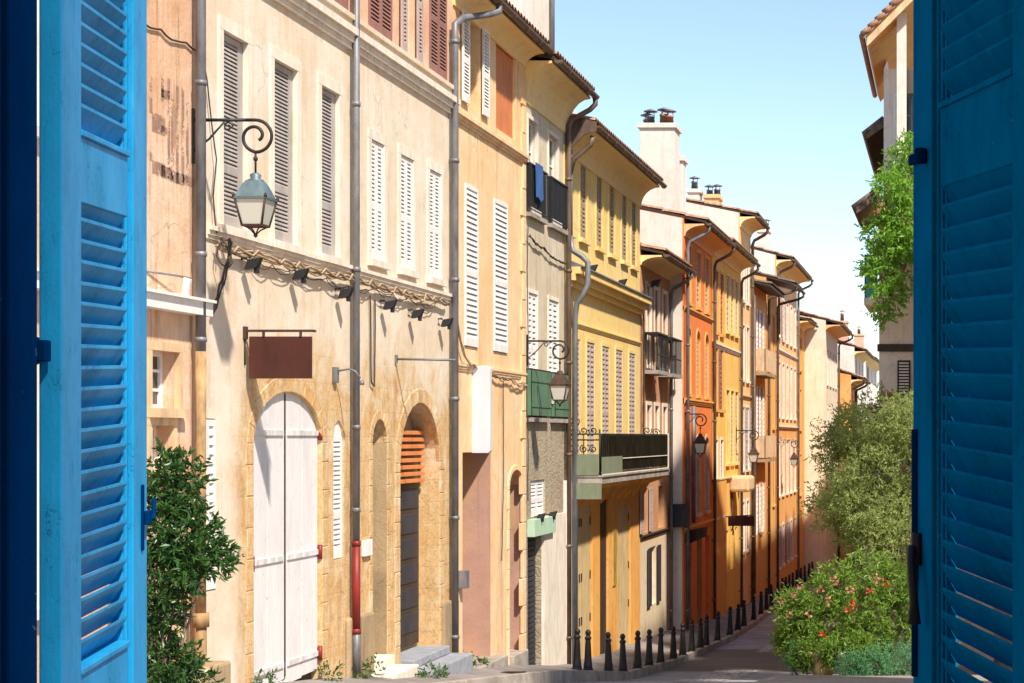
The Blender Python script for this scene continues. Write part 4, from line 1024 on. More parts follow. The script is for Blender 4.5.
# ================================================================ WALL LANTERNS
def lantern(label, F, u, v, reach=.72, sc=1.0, name='wall_lantern'):
    """old street lantern hung from a scrolled iron arm; the arm leaves the wall at (u, v)"""
    root = thing(name, label, 'lantern', F.p(u, v, 0), 'lanterns on scrolled iron arms along the houses')
    f = lambda d, z: F.p(u, v + z * sc, d * sc)
    rr = reach / sc; as_ = .82 if reach < .6 else 1.
    mb = MB(); F.box(mb, u - .02, u + .02, v - .46 * sc, v + .12 * sc, 0, .03)
    mb.tube([f(.0, 0), f(rr - .15, 0)], .018 * sc, 8)
    pts = [f(rr - .15, 0)]
    for i in range(0, 40):       # big crook curling back under itself
        t = i / 39; a = math.pi / 2 - t * math.radians(500); r = .17 if t < .36 else .17 - .115 * ((t - .36) / .64) ** .8
        pts.append(f(rr - .05 + r * math.cos(a), -.17 + r * math.sin(a)))
    mb.tube(pts, .018 * sc, 8)
    mb.tube([f(.02, -.33), f(.18, -.2), f(.34, -.02)], .011 * sc, 6)
    pts = [f(.40 + .05 * math.cos(a_) * (1 - a_ / 12) - .02, -.07 + .05 * math.sin(a_) * (1 - a_ / 12)) for a_ in [i * .45 for i in range(18)]]
    mb.tube(pts, .009 * sc, 6)
    mb.build('arm', 'black_iron', root)
    cx = rr - .05
    c = f(cx, 0); zc = c[2] - .02
    mb = MB(); mb.tube([(c[0], c[1], zc - .31 * sc), (c[0], c[1], zc - .54 * sc)], .011 * sc, 6)
    mb.lathe([(.01, 0), (.024, .02), (.024, .04), (.01, .06)], (c[0], c[1], zc - .42 * sc), 8); mb.build('hanger', 'black_iron', root)
    z0 = zc - .54 * sc; sc = sc * .80
    def sq(w0, z_0, w1, z_1, m):
        a, b_ = w0 * sc, w1 * sc; q0, q1 = z0 + z_0 * sc, z0 + z_1 * sc
        m.hexa([(c[0] - a, c[1] - a, q0), (c[0] + a, c[1] - a, q0), (c[0] + a, c[1] + a, q0), (c[0] - a, c[1] + a, q0),
                (c[0] - b_, c[1] - b_, q1), (c[0] + b_, c[1] - b_, q1), (c[0] + b_, c[1] + b_, q1), (c[0] - b_, c[1] + b_, q1)])
    mb = MB(); mb.lathe([(.03, -.10), (.075, -.10), (.085, -.075), (.05, -.06), (.06, -.02), (.03, .0)], (c[0], c[1], z0), 12)
    sq(.215, -.36, .22, -.33, mb); sq(.20, -.33, .13, -.16, mb); sq(.13, -.16, .09, -.10, mb)
    mb.build('lantern_roof', 'copper' if F is E8 and u < 25 else 'rust_iron', root)
    mb = MB()
    T, B, zt, zb = .20, .13, -.36, -.70
    for sx_, sy_ in ((1, 1), (1, -1), (-1, 1), (-1, -1)):
        mb.tube([(c[0] + sx_ * T * sc, c[1] + sy_ * T * sc, z0 + zt * sc), (c[0] + sx_ * B * sc, c[1] + sy_ * B * sc, z0 + zb * sc)], .014 * sc, 6)
        mb.lathe([(.012, -.01), (.02, .01), (.002, .045)], (c[0] + sx_ * .21 * sc, c[1] + sy_ * .21 * sc, z0 - .33 * sc), 6)
        mb.tube([(c[0] + sx_ * B * .9 * sc, c[1] + sy_ * B * .9 * sc, z0 + zb * sc), (c[0] + sx_ * .05 * sc, c[1] + sy_ * .05 * sc, z0 + (zb - .05) * sc), (c[0], c[1], z0 + (zb - .12) * sc)], .010 * sc, 5)
    sq(B + .012, zb - .012, B + .015, zb + .015, mb)
    mb.lathe([(.002, -.03), (.025, -.005), (.012, .02)], (c[0], c[1], z0 + (zb - .12) * sc), 8)
    mb.build('lantern_frame', 'rust_iron', root)
    mb = MB(); sq(B - .004, zb + .016, T - .008, zt - .002, mb); mb.build('lamp_glass', 'lampglass', root)
    return root
lantern('nearest wall lantern with a blue green copper hood, hanging in front of the grey shutters', E8, 19.0, V(120, 19.0), .72)
lantern('second wall lantern, rusty brown hood, hanging beside the green balcony panels', E8, 34.0, V(341, 34.0), .68)
lantern('third wall lantern, hanging in front of the red orange house', E76, 51.55, V(414, 51.5), .5)
lantern('fourth wall lantern, hanging from the yellow ochre house near the boxed awning', E76, 63.9, V(430.5, 63.9), .68)
lantern('farthest and smallest wall lantern, just left of the olive tree crown', E76, 80.5, V(440, 80.5), .68)

# ================================================================ SIGNS AND LIGHTS ON THE FACADES
t = thing('hanging_sign', 'blank dark brown sign board hung from an iron bar above the white arched door', 'sign', E8.p(20.4, 1.2, 0))
u = 20.4
mb = MB(); mb.box(-8.0, -7.21, u - .014, u + .014, V(331, u) - .012, V(331, u) + .016); mb.tube([(-8 + .008, u, V(331, u)), (-7.992, u, V(365, u))], .012, 6)
mb.box(-8.0, -7.97, u - .04, u + .04, V(335, u) - .05, V(331, u) + .05); mb.lathe([(.0, 0), (.025, .02), (.0, .04)], (-7.2, u, V(331, u) - .02), 8)
for x in (-7.78, -7.36): mb.box(x - .012, x + .012, u - .012, u + .012, V(338, u), V(331, u))
mb.build('bracket', 'rust_iron', t)
mb = MB(); mb.box(-7.94, -7.23, u - .012, u + .012, V(378.5, u), V(336.5, u)); mb.build('board', 'sign_brown', t, bevel=.004)
t = thing('vertical_sign', 'tall blank pale grey sign with rounded corners sticking out of the apricot house', 'sign', E8.p(30.2, .4, 0))
u = 30.2; x0, x1, z0, z1, rr = -8.05, -7.70, V(453, u), V(366, u), .05
loop = []
for cx, cz, a0 in ((x1 - rr, z1 - rr, 0), (x0 + rr, z1 - rr, 90), (x0 + rr, z0 + rr, 180), (x1 - rr, z0 + rr, 270)):
    for k in range(6): a = R(a0 + 18 * k); loop.append((cx + rr * math.cos(a), u - .06, cz + rr * math.sin(a)))
mb = MB(); mb.prism(loop, (0, .12, 0)); mb.build('board', 'sign_grey', t, bevel=.004)
mb = MB(); mb.box(-8.0, -7.95, u - .02, u + .02, z1 - .15, z1 - .11); mb.box(-8, -7.95, u - .02, u + .02, z0 + .1, z0 + .14); mb.build('bracket', 'zinc', t)
t = thing('pole_bracket', 'empty grey iron pole sticking out from the cream house between lamp arm and vertical sign', 'bracket', E8.p(25.95, 1.1, 0))
u = 25.95; mb = MB(); mb.tube([(-8, u, V(359, u)), (-7.13, u, V(360, u))], .017, 8); mb.build('pole', 'zinc', t)
mb = MB(); mb.box(-8, -7.97, u - .03, u + .03, V(363, u), V(355, u)); mb.build('wall_plate', 'zinc', t)
t = thing('wall_lamp', 'small grey arm lamp reaching out beside the downpipe above the white arched door', 'lamp', E8.p(23.3, .9, 0))
u = 23.35; mb = MB(); mb.box(-8, -7.94, u - .05, u + .05, V(383, u), V(367, u)); mb.build('wall_box', 'zinc', t, bevel=.006)
mb = MB(); mb.tube([(-7.95, u, V(371, u)), (-7.8, u, V(369, u)), (-7.72, u, V(371, u)), (-7.65, u, V(378, u))], .013, 8); mb.build('arm', 'zinc', t)
mb = MB(); mb.lathe([(.03, 0), (.035, .03), (.02, .06)], (-7.63, u, V(385, u)), 10); mb.build('lamp_head', 'zinc', t)
t = thing('wall_lamp', 'thin white arm lamp above the white ledge of the peach house', 'lamp', E8.p(18.5, 1.6, 0))
u = 18.45; mb = MB(); mb.tube([(-8, u - .6, V(276, u)), (-7.9, u, V(276, u)), (-7.82, u + .1, V(278, u))], .012, 6); mb.build('arm', 'zinc', t)
mb = MB(); mb.prism([(-7.86, u, V(277, u)), (-7.79, u, V(279, u)), (-7.83, u, V(297, u)), (-7.88, u, V(295, u))], (0, .06, 0)); mb.build('lamp_head', 'white_paint', t, bevel=.006)

def floodlight(label, p, up=False, big=1.):
    x, y, z = p; t = thing('floodlight', label, 'floodlight', p, 'small black floodlights fixed along the facades')
    mb = MB(); s = big; sg = 1 if up else -1
    mb.tube([(x, y, z), (x + .07 * s, y, z + .01)], .012, 6); mb.tube([(x + .05 * s, y - .07 * s, z), (x + .05 * s, y + .07 * s, z)], .01, 6)
    mb.build('bracket', 'black_iron', t)
    mb = MB(); cx, cz = x + .14 * s, z + sg * .03
    a = .085 * s
    mb.hexa([(cx - a, y - a * .8, cz - .10 * s), (cx + a * .7, y - a * .8, cz - .07), (cx + a * .7, y + a * .8, cz - .07), (cx - a, y + a * .8, cz - .10 * s),
             (cx - a * .6, y - a * .55, cz + .02 * s), (cx + a * 1.3, y - a * .55, cz + .05 * s), (cx + a * 1.3, y + a * .55, cz + .05 * s), (cx - a * .6, y + a * .55, cz + .02 * s)])
    b_ = mb.build('lamp_body', 'black_iron', t, bevel=.008)
    mb = MB(); mb.box(cx + a * .2, cx + a * .7, y - .012, y + .05, cz - .13, cz - .04); mb.build('knob', 'black_iron', b_)
    return t
for px_, py_, lb in ((241, 259, 'leftmost black floodlight on the ledge, above and left of the brown sign'), (289, 270, 'second black floodlight on the ledge, right of the brown sign'),
                     (335, 289, 'third black floodlight on the ledge, just left of the zinc downpipe'), (380, 301, 'fourth black floodlight, first one right of the zinc downpipe'),
                     (408, 310, 'fifth black floodlight, above the arched doorway with the orange louvres'), (438, 319, 'sixth black floodlight, last one before the apricot house')):
    yy = U(px_); floodlight(lb, (-8, yy, V(py_, yy)), False, .95)
for px_, lb in ((591, 'black spotlight standing on the near part of the yellow cornice'), (621, 'black spotlight standing on the far part of the yellow cornice')):
    yy = U(px_, -7.8); floodlight(lb, (-7.95, yy, 3.66), True, 1.2)
floodlight('black spotlight with two heads high on the brown house wall', (-8, 47.6, V(283, 47.6)), True, 1.5)
for px_, lb in ((534, 'black spotlight above the pale green shop sign, left one'), (546, 'black spotlight above the pale green shop sign, right one')):
    floodlight(lb, (-8., U(px_), V(516, 35)), True, .9)
t = thing('shop_sign', 'small blank pale green sign above the roller shutter of the grey house', 'sign', E8.p(34.8, -2, 0))
mb = MB(); E8.box(mb, U(527), U(549), V(535, 34.8), V(518, 34.8), .0, .14); mb.build('board', 'pale_green', t, bevel=.006)
t = thing('shop_sign', 'narrow black blank sign board sticking out from the orange ground floors', 'sign', (-7.6, 60.5, -2.6))
mb = MB(); yy = 60.2; mb.box(-7.42, -6.55, yy - .03, yy + .03, V(526, yy), V(516, yy)); mb.build('board', 'sign_brown', t)
mb = MB(); mb.tube([(-7.6, yy, V(517, yy)), (-6.6, yy, V(515, yy))], .02, 6); mb.build('bracket', 'black_iron', t)
t = thing('shop_sign', 'dark box sign on the corner of the red orange house', 'sign', (-7.6, 51.2, -2))
mb = MB(); yy = 51.25; mb.box(-7.96, -7.48, yy - .1, yy + .06, V(527, yy), V(504, yy)); mb.build('board', 'dark_shutter', t, bevel=.02)
mb = MB(); mb.prism([(-7.6, 51.9, V(531, 51.9)), (-7.0, 51.6, V(527, 51.6)), (-7.05, 51.6, V(537, 51.6)), (-7.6, 51.9, V(545, 51.9))], (0, .5, 0)); mb.build('tilted_panel', 'dark_wood', t)

t = thing('towel', 'blue towel hanging over the upper left balcony rail of the grey house', 'towel', E8.p(34.4, 4.9, .12))
mb = MB(); u0_, u1_ = U(529), U(536); n_ = 8
for i in range(n_):
    a_, b_ = u0_ + (u1_ - u0_) * i / n_, u0_ + (u1_ - u0_) * (i + 1) / n_
    w_ = lambda k: .135 + .018 * math.sin(k * 2.1)
    mb.hexa([E8.p(a_, 4.55 + .05 * math.sin(i), w_(i)), E8.p(b_, 4.55 + .05 * math.sin(i + 1), w_(i + 1)), E8.p(b_, 4.55 + .05 * math.sin(i + 1), w_(i + 1) + .012), E8.p(a_, 4.55 + .05 * math.sin(i), w_(i) + .012),
             E8.p(a_, 5.22, .12), E8.p(b_, 5.22, .12), E8.p(b_, 5.22, .14), E8.p(a_, 5.22, .14)])
mb.build('cloth', plain('blue_cloth', (.04, .11, .30), .9, .15), t)

# ================================================================ CABLES
rc = random.Random(11)
def cable(label, pts, r=.008, mat='cable', n=60, sag=.03, wob=.012, name='cable', strands=1):
    """strands of wire hanging along the listed points"""
    mb = MB()
    for s_ in range(strands):
        out = []
        for (a, b_) in zip(pts, pts[1:]):
            a, b_ = Vector(a), Vector(b_); k = max(2, int((b_ - a).length / .12))
            ph = rc.uniform(0, 6)
            for i in range(k):
                t_ = i / k; p = a.lerp(b_, t_); p.z -= sag * 4 * t_ * (1 - t_) * (1 + .5 * math.sin(ph)); p.z += wob * math.sin(i * 1.7 + ph) + rc.uniform(-wob, wob) * .6
                p.x += abs(rc.uniform(0, wob)) + .01 * s_; p.z += .012 * s_ * math.sin(i * .55 + s_ * 2); out.append(p)
        out.append(Vector(pts[-1])); mb.tube(out, r, 5)
    return tag(mb.build(name, mat), label, 'cable')
E = E8.p
cable('bundle of tan cables sagging along the ledge of the cream house', [E(u_, 2.09 + rc.uniform(-.03, .02), .05) for i, u_ in enumerate([19.5 + .47 * k + rc.uniform(-.15, .15) for k in range(20)])], .014, 'cable_pale', sag=.02, wob=.007, strands=5, name='cable_bundle')
cable('dark twisted wires looping below the ledge of the cream house', [E(u_, 2.07 - rc.uniform(0, .09), .06) for i, u_ in enumerate([19.5 + .85 * k + rc.uniform(-.3, .3) for k in range(11)])], .006, 'cable', sag=.05, wob=.012, strands=2, name='cable_bundle')
cable('thick dark cables dropping beside the grey downpipe', [E(19.75, 2.15, .08), E(19.62, 1.95, .12), E(19.52, 1.7, .1), E(19.45, 1.5, .07), E(19.40, 1.3, .04)], .009, 'cable', sag=-.03, wob=.015, strands=4, name='cable_bundle')
pts = [E(19.55 + .1 * math.cos(a_ * .7), 2.0 + .16 * math.sin(a_ * .7), .12 + .05 * math.sin(a_)) for a_ in range(14)]
cable('loose coil of black wire beside the grey downpipe', pts, .009, 'cable', sag=0, wob=.01, name='cable_bundle')
cable('dark cable running up the wall beside the grey downpipe', [E(19.5, 2.2, .05), E(19.45, 2.6, .03), E(19.5, 3.0, .05), E(19.42, 3.4, .03), E(19.2, 4.2, .02), E(19.15, 5.5, .02)], .008, sag=0, wob=.01)
cable('thin cable curving across the peach wall above the faded letters', [E(17.6, V(18, 17.6), .02), E(18.2, V(30, 18.2), .02), E(18.8, V(42, 18.8), .02), E(19.1, V(52, 19.1), .02), E(19.15, 2.6, .02)], .011, sag=.03, wob=.006)
cable('tan cable crossing the apricot house under the tall shutters', [E(28.9, 1.95, .06), E(29.4, 1.35, .05), E(30., 1.22, .05), E(31.2, 1.12, .05), E(32.5, 1.05, .05), E(33.8, .98, .05)], .012, 'cable_pale', sag=.05, wob=.015, strands=3, name='cable_bundle')
cable('thin wire hanging down the apricot house between sign and arched niche', [E(32.1, 1.05, .03), E(32.12, -.6, .03), E(32.0, -2.2, .03)], .009, 'cable', sag=0, wob=.008)
cable('cable stapled up the corner of the grey house', [E(33.95, -1.2, .03), E(33.95, 1.2, .04), E(33.9, 3.4, .03), E(34., 4.0, .03)], .010, 'cable', sag=0, wob=.01)
cable('dark cable under the mid cornice of the grey house', [E(33.95, 3.8, .05), E(35.2, 3.68, .05), E(37.3, 3.6, .05)], .014, 'cable', sag=.05, wob=.015, strands=2)
cable('black cable running up the edge of the brown house', [E(46.6, -.3, .05), E(46.62, 1.5, .05), E(46.6, 3.8, .05)], .02, 'cable', sag=0, wob=.02, strands=2)
cable('rusty looped wire below the ledge right of the zinc downpipe', [E(24.75, 1.95, .03), E(24.78, .75, .03), E(24.92, .7, .03), E(24.95, 1.9, .03)], .011, 'rust_iron', sag=0, wob=.004)
cable('dark cable down the yellow ochre house wall', [E76.p(62.3, -1.9, .05), E76.p(62.1, -2.8, .06), E76.p(62.6, -3.4, .05)], .03, 'cable', sag=0, wob=.03)

# ================================================================ BOLLARDS
mb = MB()
prof = [(.105, -.15), (.105, .0), (.10, .05), (.085, .06), (.092, .09), (.075, .22), (.060, .52), (.052, .60), (.066, .62), (.070, .65), (.052, .67), (.040, .69)]
mb.lathe(prof, (0, 0, 0), 8, math.pi / 8, smooth=False); body = mb
mb2 = MB(); mb2.lathe([(.03, .685), (.05, .71), (.058, .74), (.05, .775), (.028, .80), (.006, .81)], (0, 0, 0), 10)
bpx = [577, 588, 608.6, 623, 637.5, 649, 660.5, 673.3, 682.7, 691.6, 700.4, 706, 717.4, 730, 738, 744, 753.7, 761, 766.5, 771.5, 777.5, 782, 785.7, 789, 793, 797, 801, 805, 809, 812.5]
proto = None
for i, px_ in enumerate(bpx):
    lo, hi = 20., 130.
    for _ in range(50):
        m_ = (lo + hi) / 2
        if PX0 + FPX * (KX(m_) - .12) / m_ < px_: lo = m_
        else: hi = m_
    yb = lo; xb = KX(yb) - .12; zb = paveZ(xb, yb)
    if i == 0: xb = -7.2; yb = FPX * 7.2 / (950 - 577); zb = paveZ(xb, yb)
    if i == 1: xb = -7.05; yb = FPX * 7.05 / (950 - 588); zb = paveZ(xb, yb)
    if proto is None:
        proto = thing('bollard', '', 'bollard', (0, 0, 0)); body.build('post', 'black_iron', proto); mb2.build('knob', 'black_iron', proto); o = proto
    else: o = copy_tree(proto)
    o.location = (xb, yb, zb); o.scale = (1, 1, 1 + rc.uniform(-.02, .03)); o.rotation_euler = (R(rc.uniform(-1.2, 1.2)), R(rc.uniform(-1.2, 1.2)), rc.uniform(0, .7))
    o['group'] = 'black bollards along the kerb'
    words_ = ['first', 'second', 'third', 'fourth', 'fifth', 'sixth', 'seventh', 'eighth', 'ninth', 'tenth', 'eleventh', 'twelfth', 'thirteenth', 'fourteenth', 'fifteenth',
              'sixteenth', 'seventeenth', 'eighteenth', 'nineteenth', 'twentieth', 'twenty first', 'twenty second', 'twenty third', 'twenty fourth', 'twenty fifth', 'twenty sixth', 'twenty seventh', 'twenty eighth', 'twenty ninth', 'thirtieth']
    if i == 0: lb = 'nearest black iron bollard, against the yellow studded door left of the kerb end'
    elif i == 1: lb = 'black iron bollard just right of the nearest one, set back from the kerb'
    elif i == 2: lb = 'black iron bollard at the rounded near end of the kerb'
    else:
        where = ('before the yellow house doors' if px_ < 640 else 'before the cream ground floor with dark shutters' if px_ < 675 else 'before the red orange house' if px_ < 712 else 'before the ochre house' if px_ < 742 else 'before the tall far houses' if px_ < 776 else 'near the bush at the far bend')
        lb = 'black bollard %s, %s from the near end' % (where, words_[i])
    o['label'] = lb

t = thing('drain_cover', 'dark iron drain cover set in the pavement before the apricot house', 'drain cover', (-7.15, 29.5, paveZ(-7.15, 29.5)))
mb = MB(); zc = paveZ(-7.15, 29.5)
for k in range(7):
    yy = 29.3 + k * .065; mb.box(-7.32, -7.0, yy, yy + .04, zc - .03, paveZ(-7.32, yy) + .006)
mb.box(-7.35, -6.97, 29.26, 29.78, zc - .09, paveZ(-7.35, 29.78) - .002 if False else zc - .04); mb.build('grate', 'black_iron', t)

# ================================================================ PLANTS
import numpy as np
def leaves(name, mat, parent, pts, size, aspect=.35, rng=None, droop=.2, out=None, fold=.15):
    """one mesh of kite shaped leaves at the points; pts = list of (pos, outward dir)"""
    rng = rng or np.random.default_rng(5); n = len(pts)
    P = np.array([p for p, d in pts]); D = np.array([d for p, d in pts])
    ax = D * .8 + rng.normal(0, .7, (n, 3)); ax[:, 2] -= droop; ax /= np.linalg.norm(ax, axis=1)[:, None] + 1e-9
    rd = rng.normal(0, 1, (n, 3)); sd_ = np.cross(ax, rd); sd_ /= np.linalg.norm(sd_, axis=1)[:, None] + 1e-9
    nn_ = np.cross(sd_, ax)
    L = size * rng.uniform(.6, 1.25, n)[:, None]; Wd = L * aspect
    V0 = P; V1 = P + ax * L * .45 + sd_ * Wd * .5 + nn_ * L * fold; V2 = P + ax * L; V3 = P + ax * L * .45 - sd_ * Wd * .5 + nn_ * L * fold
    vs = np.stack([V0, V1, V2, V3], 1).reshape(-1, 3)
    root = parent
    while root is not None and root.parent is not None: root = root.parent
    if root is not None: vs = vs - np.array(OFF[root.name])
    i = np.arange(n) * 4
    fs = np.concatenate([np.stack([i, i + 1, i + 2], 1), np.stack([i, i + 2, i + 3], 1)])
    me = bpy.data.meshes.new(name); me.from_pydata(vs.tolist(), [], fs.tolist()); me.materials.append(M[mat]); me.update()
    o = bpy.data.objects.new(name, me); COL.objects.link(o); o.parent = parent; return o
def blob(rng, c, r, n, shell=.55):
    """points filling a clump, denser near its skin"""
    d = rng.normal(0, 1, (n, 3)); d /= np.linalg.norm(d, axis=1)[:, None]
    rad = shell + (1 - shell) * rng.random(n) ** .6
    p = np.array(c) + d * rad[:, None] * np.array(r)
    return [(p[i], d[i]) for i in range(n)]
def sprigs(rng, base_pts, length, per, spread=.25):
    """turn each point into a twig of leaves so that the outline is feathery"""
    out = []
    for p, d in base_pts:
        dd = np.array(d) + rng.normal(0, spread, 3); dd /= np.linalg.norm(dd); l = length * rng.uniform(.5, 1.3)
        for k in range(per): out.append((p + dd * l * (k + .5) / per + np.array([0, 0, -.06 * l * (k / per) ** 2]), dd))
    return out
def limb(mb, a, b_, r0, r1, rng, k=6, w=.06):
    a, b_ = np.array(a, float), np.array(b_, float); L = np.linalg.norm(b_ - a); pts = []
    for i in range(k + 1):
        t_ = i / k; p = a + (b_ - a) * t_ + (rng.normal(0, w * L, 3) if 0 < i < k else 0); pts.append(tuple(p))
    mb.tube(pts, [r0 + (r1 - r0) * i / k for i in range(k + 1)], 7)

# laurel in front of the peach house
rng = np.random.default_rng(3)
t = thing('laurel_bush', 'dark green laurel bush with pointed leaves in front of the peach house', 'bush', (-7.0, 17., -3.0))
cl = [((-7.42, 17.0, -.42), (.12, .25, .28), 9), ((-7.26, 17.1, -.5), (.12, .2, .3), 9), ((-7.2, 17., -.95), (.26, .3, .3), 16), ((-7.38, 16.9, -1.3), (.28, .35, .3), 16), ((-7.12, 17.1, -1.15), (.26, .25, .16), 11),
      ((-7.42, 17., -.95), (.26, .3, .4), 15), ((-7.4, 17, -2.15), (.26, .3, .2), 13), ((-7.2, 17, -2.3), (.2, .2, .14), 7), ((-7.42, 17, -1.75), (.12, .2, .22), 5), ((-7.5, 17., -1.6), (.2, .2, .3), 7)]
mb = MB()
for c_, r_, k in cl: limb(mb, (-7.4, 17., -3.0), c_, .022, .008, rng, 6, .02)
mb.build('stems', 'bark', t)
pts = []
for c_, r_, k in cl: pts += sprigs(rng, blob(rng, c_, r_, k * 9, .3), .13, 9, .5)
leaves('foliage', 'laurel', t, pts, .085, .34, rng, .0)

# olive tree on the right pavement
rng = np.random.default_rng(8)
t = thing('olive_tree', 'silvery green olive tree with a round airy crown over the flowering bush', 'tree', (-1.15, 35.5, -4.5))
cl = []
for k in range(46):
    a = rng.uniform(0, 2 * math.pi); rr_ = rng.random() ** .5; zz_ = rng.uniform(-1, 1)
    cl.append(((-1.30 + 1.25 * rr_ * math.cos(a) * math.sqrt(max(.15, 1 - zz_ * zz_ * .8)), 35.7 + 1.4 * rr_ * math.sin(a), -.85 + 1.35 * zz_), tuple(rng.uniform(.28, .5, 3))))
mb = MB(); limb(mb, (-1.0, 35.5, -4.7), (-1.15, 35.5, -3.3), .11, .08, rng, 6, .03); limb(mb, (-1.15, 35.5, -3.35), (-1.8, 35.3, -2.3), .06, .03, rng); limb(mb, (-1.15, 35.5, -3.3), (-.8, 35.6, -1.6), .07, .03, rng); limb(mb, (-1.12, 35.5, -3.2), (-1.5, 35.8, -1.2), .06, .02, rng)
limb(mb, (-1.6, 35.3, -2.6), (-2.1, 35.4, -2.45), .025, .01, rng)
tr_ = mb.build('trunk', 'bark', t)
mb = MB()
for c_, r_ in cl[::3]: limb(mb, (-1.2 + rng.uniform(-.3, .3), 35.6, -2.4), c_, .022, .006, rng)
mb.build('branch', 'bark', tr_)
pts = []
for c_, r_ in cl: pts += sprigs(rng, blob(rng, c_, r_, 84, .3), .26, 9, .6)
leaves('crown', 'olive', t, pts, .095, .32, rng, .05)

# oleander with pale pink flowers behind the olive
rng = np.random.default_rng(12)
def flowers(par, mat, spots, r, n=9, name='flower'):
    for c_ in spots:
        pp = blob(rng, c_, (r, r, r), n, .4); leaves(name, mat, par, pp, r * 1.1, .8, rng, 0)
t = thing('oleander', 'tall oleander with pale pink flowers standing behind the olive crown', 'shrub', (-1.6, 39.5, -4.8))
cl = [((-1.05 + rng.uniform(-1.0, .7), 39.5 + rng.uniform(-.4, .4), .0 + rng.uniform(-.9, .75)), (.3, .3, .35)) for k in range(22)]
cl = [c_ for c_ in cl if c_[0][2] < .2 + (c_[0][0] + 2.2) * .9]
mb = MB()
for c_, r_ in cl[::2]: limb(mb, (-1.3, 39.5, -4.8), c_, .03, .01, rng, 6, .03)
mb.build('stems', 'bark', t)
pts = []
for c_, r_ in cl: pts += sprigs(rng, blob(rng, c_, r_, 45, .3), .25, 7, .5)
leaves('foliage', 'bush', t, pts, .13, .22, rng, -.05)
sp = [(c_[0][0] + rng.uniform(-.3, .3), 39.2 - rng.uniform(0, .3), c_[0][2] + rng.uniform(-.2, .35)) for c_ in cl for k in range(2)]
flowers(t, 'pink', sp[:40], .07, 14)

# big flowering bush in planters
t = thing('flowering_bush', 'broad bright green bush with pink and red flowers growing over the planters', 'bush', (-1.9, 33.2, -4.3))
cl = [((-2.35, 33.2, -2.95), .42), ((-2.75, 33.1, -3.45), .38), ((-2.0, 33.3, -2.7), .45), ((-1.5, 33.4, -2.6), .5), ((-1.0, 33.3, -2.7), .5), ((-2.2, 32.9, -3.4), .5), ((-1.6, 32.9, -3.2), .5),
      ((-1.0, 32.9, -3.2), .5), ((-2.95, 33.3, -3.7), .25), ((-2.4, 33., -3.8), .32), ((-.6, 33.2, -2.9), .5), ((-2.9, 33.3, -3.1), .24), ((-.4, 33.2, -3.5), .5), ((-1.5, 33.0, -3.7), .4), ((-2.55, 32.5, -3.95), .17), ((-2.1, 32.2, -3.85), .16), ((-1.6, 32., -3.75), .2), ((-2.75, 32.9, -3.95), .2)]
mb = MB()
for c_, r_ in cl: limb(mb, (-2.0 if c_[0] < -1.6 else -1.3, 33.1, -4.1), c_, .025, .01, rng)
mb.build('stems', 'bark', t)
pts = []
for c_, r_ in cl: pts += sprigs(rng, blob(rng, c_, (r_, r_ * .8, r_ * .85), 150, .4), .2, 7, .6)
leaves('foliage', 'bush', t, pts, .10, .36, rng, .1)
sp = [(-3.05, 32.75, -3.0), (-2.95, 32.8, -3.25), (-2.85, 32.8, -2.85), (-2.35, 32.6, -2.75), (-2.1, 32.55, -2.6), (-2.55, 32.6, -3.2), (-1.8, 32.5, -2.75), (-2.2, 32.4, -2.95), (-2.7, 32.6, -2.7), (-1.3, 32.45, -2.55)]
flowers(t, 'pink', sp, .055, 12)
sp = [(-1.45, 32.4, -2.75), (-1.75, 32.35, -3.0), (-1.82, 32.35, -3.12), (-2.28, 32.35, -3.55), (-1.15, 32.4, -2.62)]
flowers(t, 'redp', sp, .055, 12)
# juniper in front
t = thing('juniper', 'low blue green juniper shrub at the foot of the flowering bush', 'shrub', (-1.2, 31.8, -4.2))
cl = [((-1.75, 31.6, -4.0), .22), ((-1.3, 31.5, -3.95), .3), ((-1.0, 31.8, -3.9), .36), ((-1.45, 31.8, -4.05), .28), ((-.6, 31.8, -3.95), .4), ((-.2, 31.9, -3.9), .4), ((-1.65, 31.7, -4.2), .18)]
mb = MB()
for c_, r_ in cl: limb(mb, (-1.0, 31.8, -4.3), c_, .02, .008, rng)
mb.build('stems', 'bark', t)
pts = []
for c_, r_ in cl: pts += sprigs(rng, blob(rng, c_, (r_, r_, r_ * .8), 190, .3), .15, 8, .35)
leaves('foliage', 'juniper', t, pts, .05, .3, rng, 0)
# planters
def planter(x, y, r, label, mat):
    z = roadZ(y) + .13
    t = thing('planter', label, 'planter', (x, y, z))
    mb = MB(); mb.lathe([(r * .62, 0), (r * .66, .03), (r * .86, .30), (r * .95, .36), (r, .37), (r, .43), (r * .88, .43), (r * .84, .36)], (x, y, z), 24); mb.build('pot', mat, t)
    mb = MB(); mb.lathe([(r * .84, .34), (r * .5, .37)], (x, y, z), 16); mb.build('soil', 'dark_wood', t)
planter(-2.3, 32.5, .27, 'round terracotta planter under the left half of the flowering bush', 'warm_sill')
planter(-1.82, 32.2, .25, 'pale stone planter half hidden by the juniper', 'sill')
t = thing('potted_plant', 'small blue green plant at the left foot of the flowering bush by the kerb', 'plant', (-2.85, 32.6, -4.3))
pts = sprigs(rng, blob(rng, (-2.8, 32.6, -4.0), (.13, .13, .22), 60, .3), .12, 6, .4); leaves('foliage', 'juniper', t, pts, .08, .3, rng, 0)
mb = MB(); limb(mb, (-2.8, 32.6, -4.4), (-2.8, 32.6, -3.9), .02, .01, rng); mb.build('stems', 'bark', t)
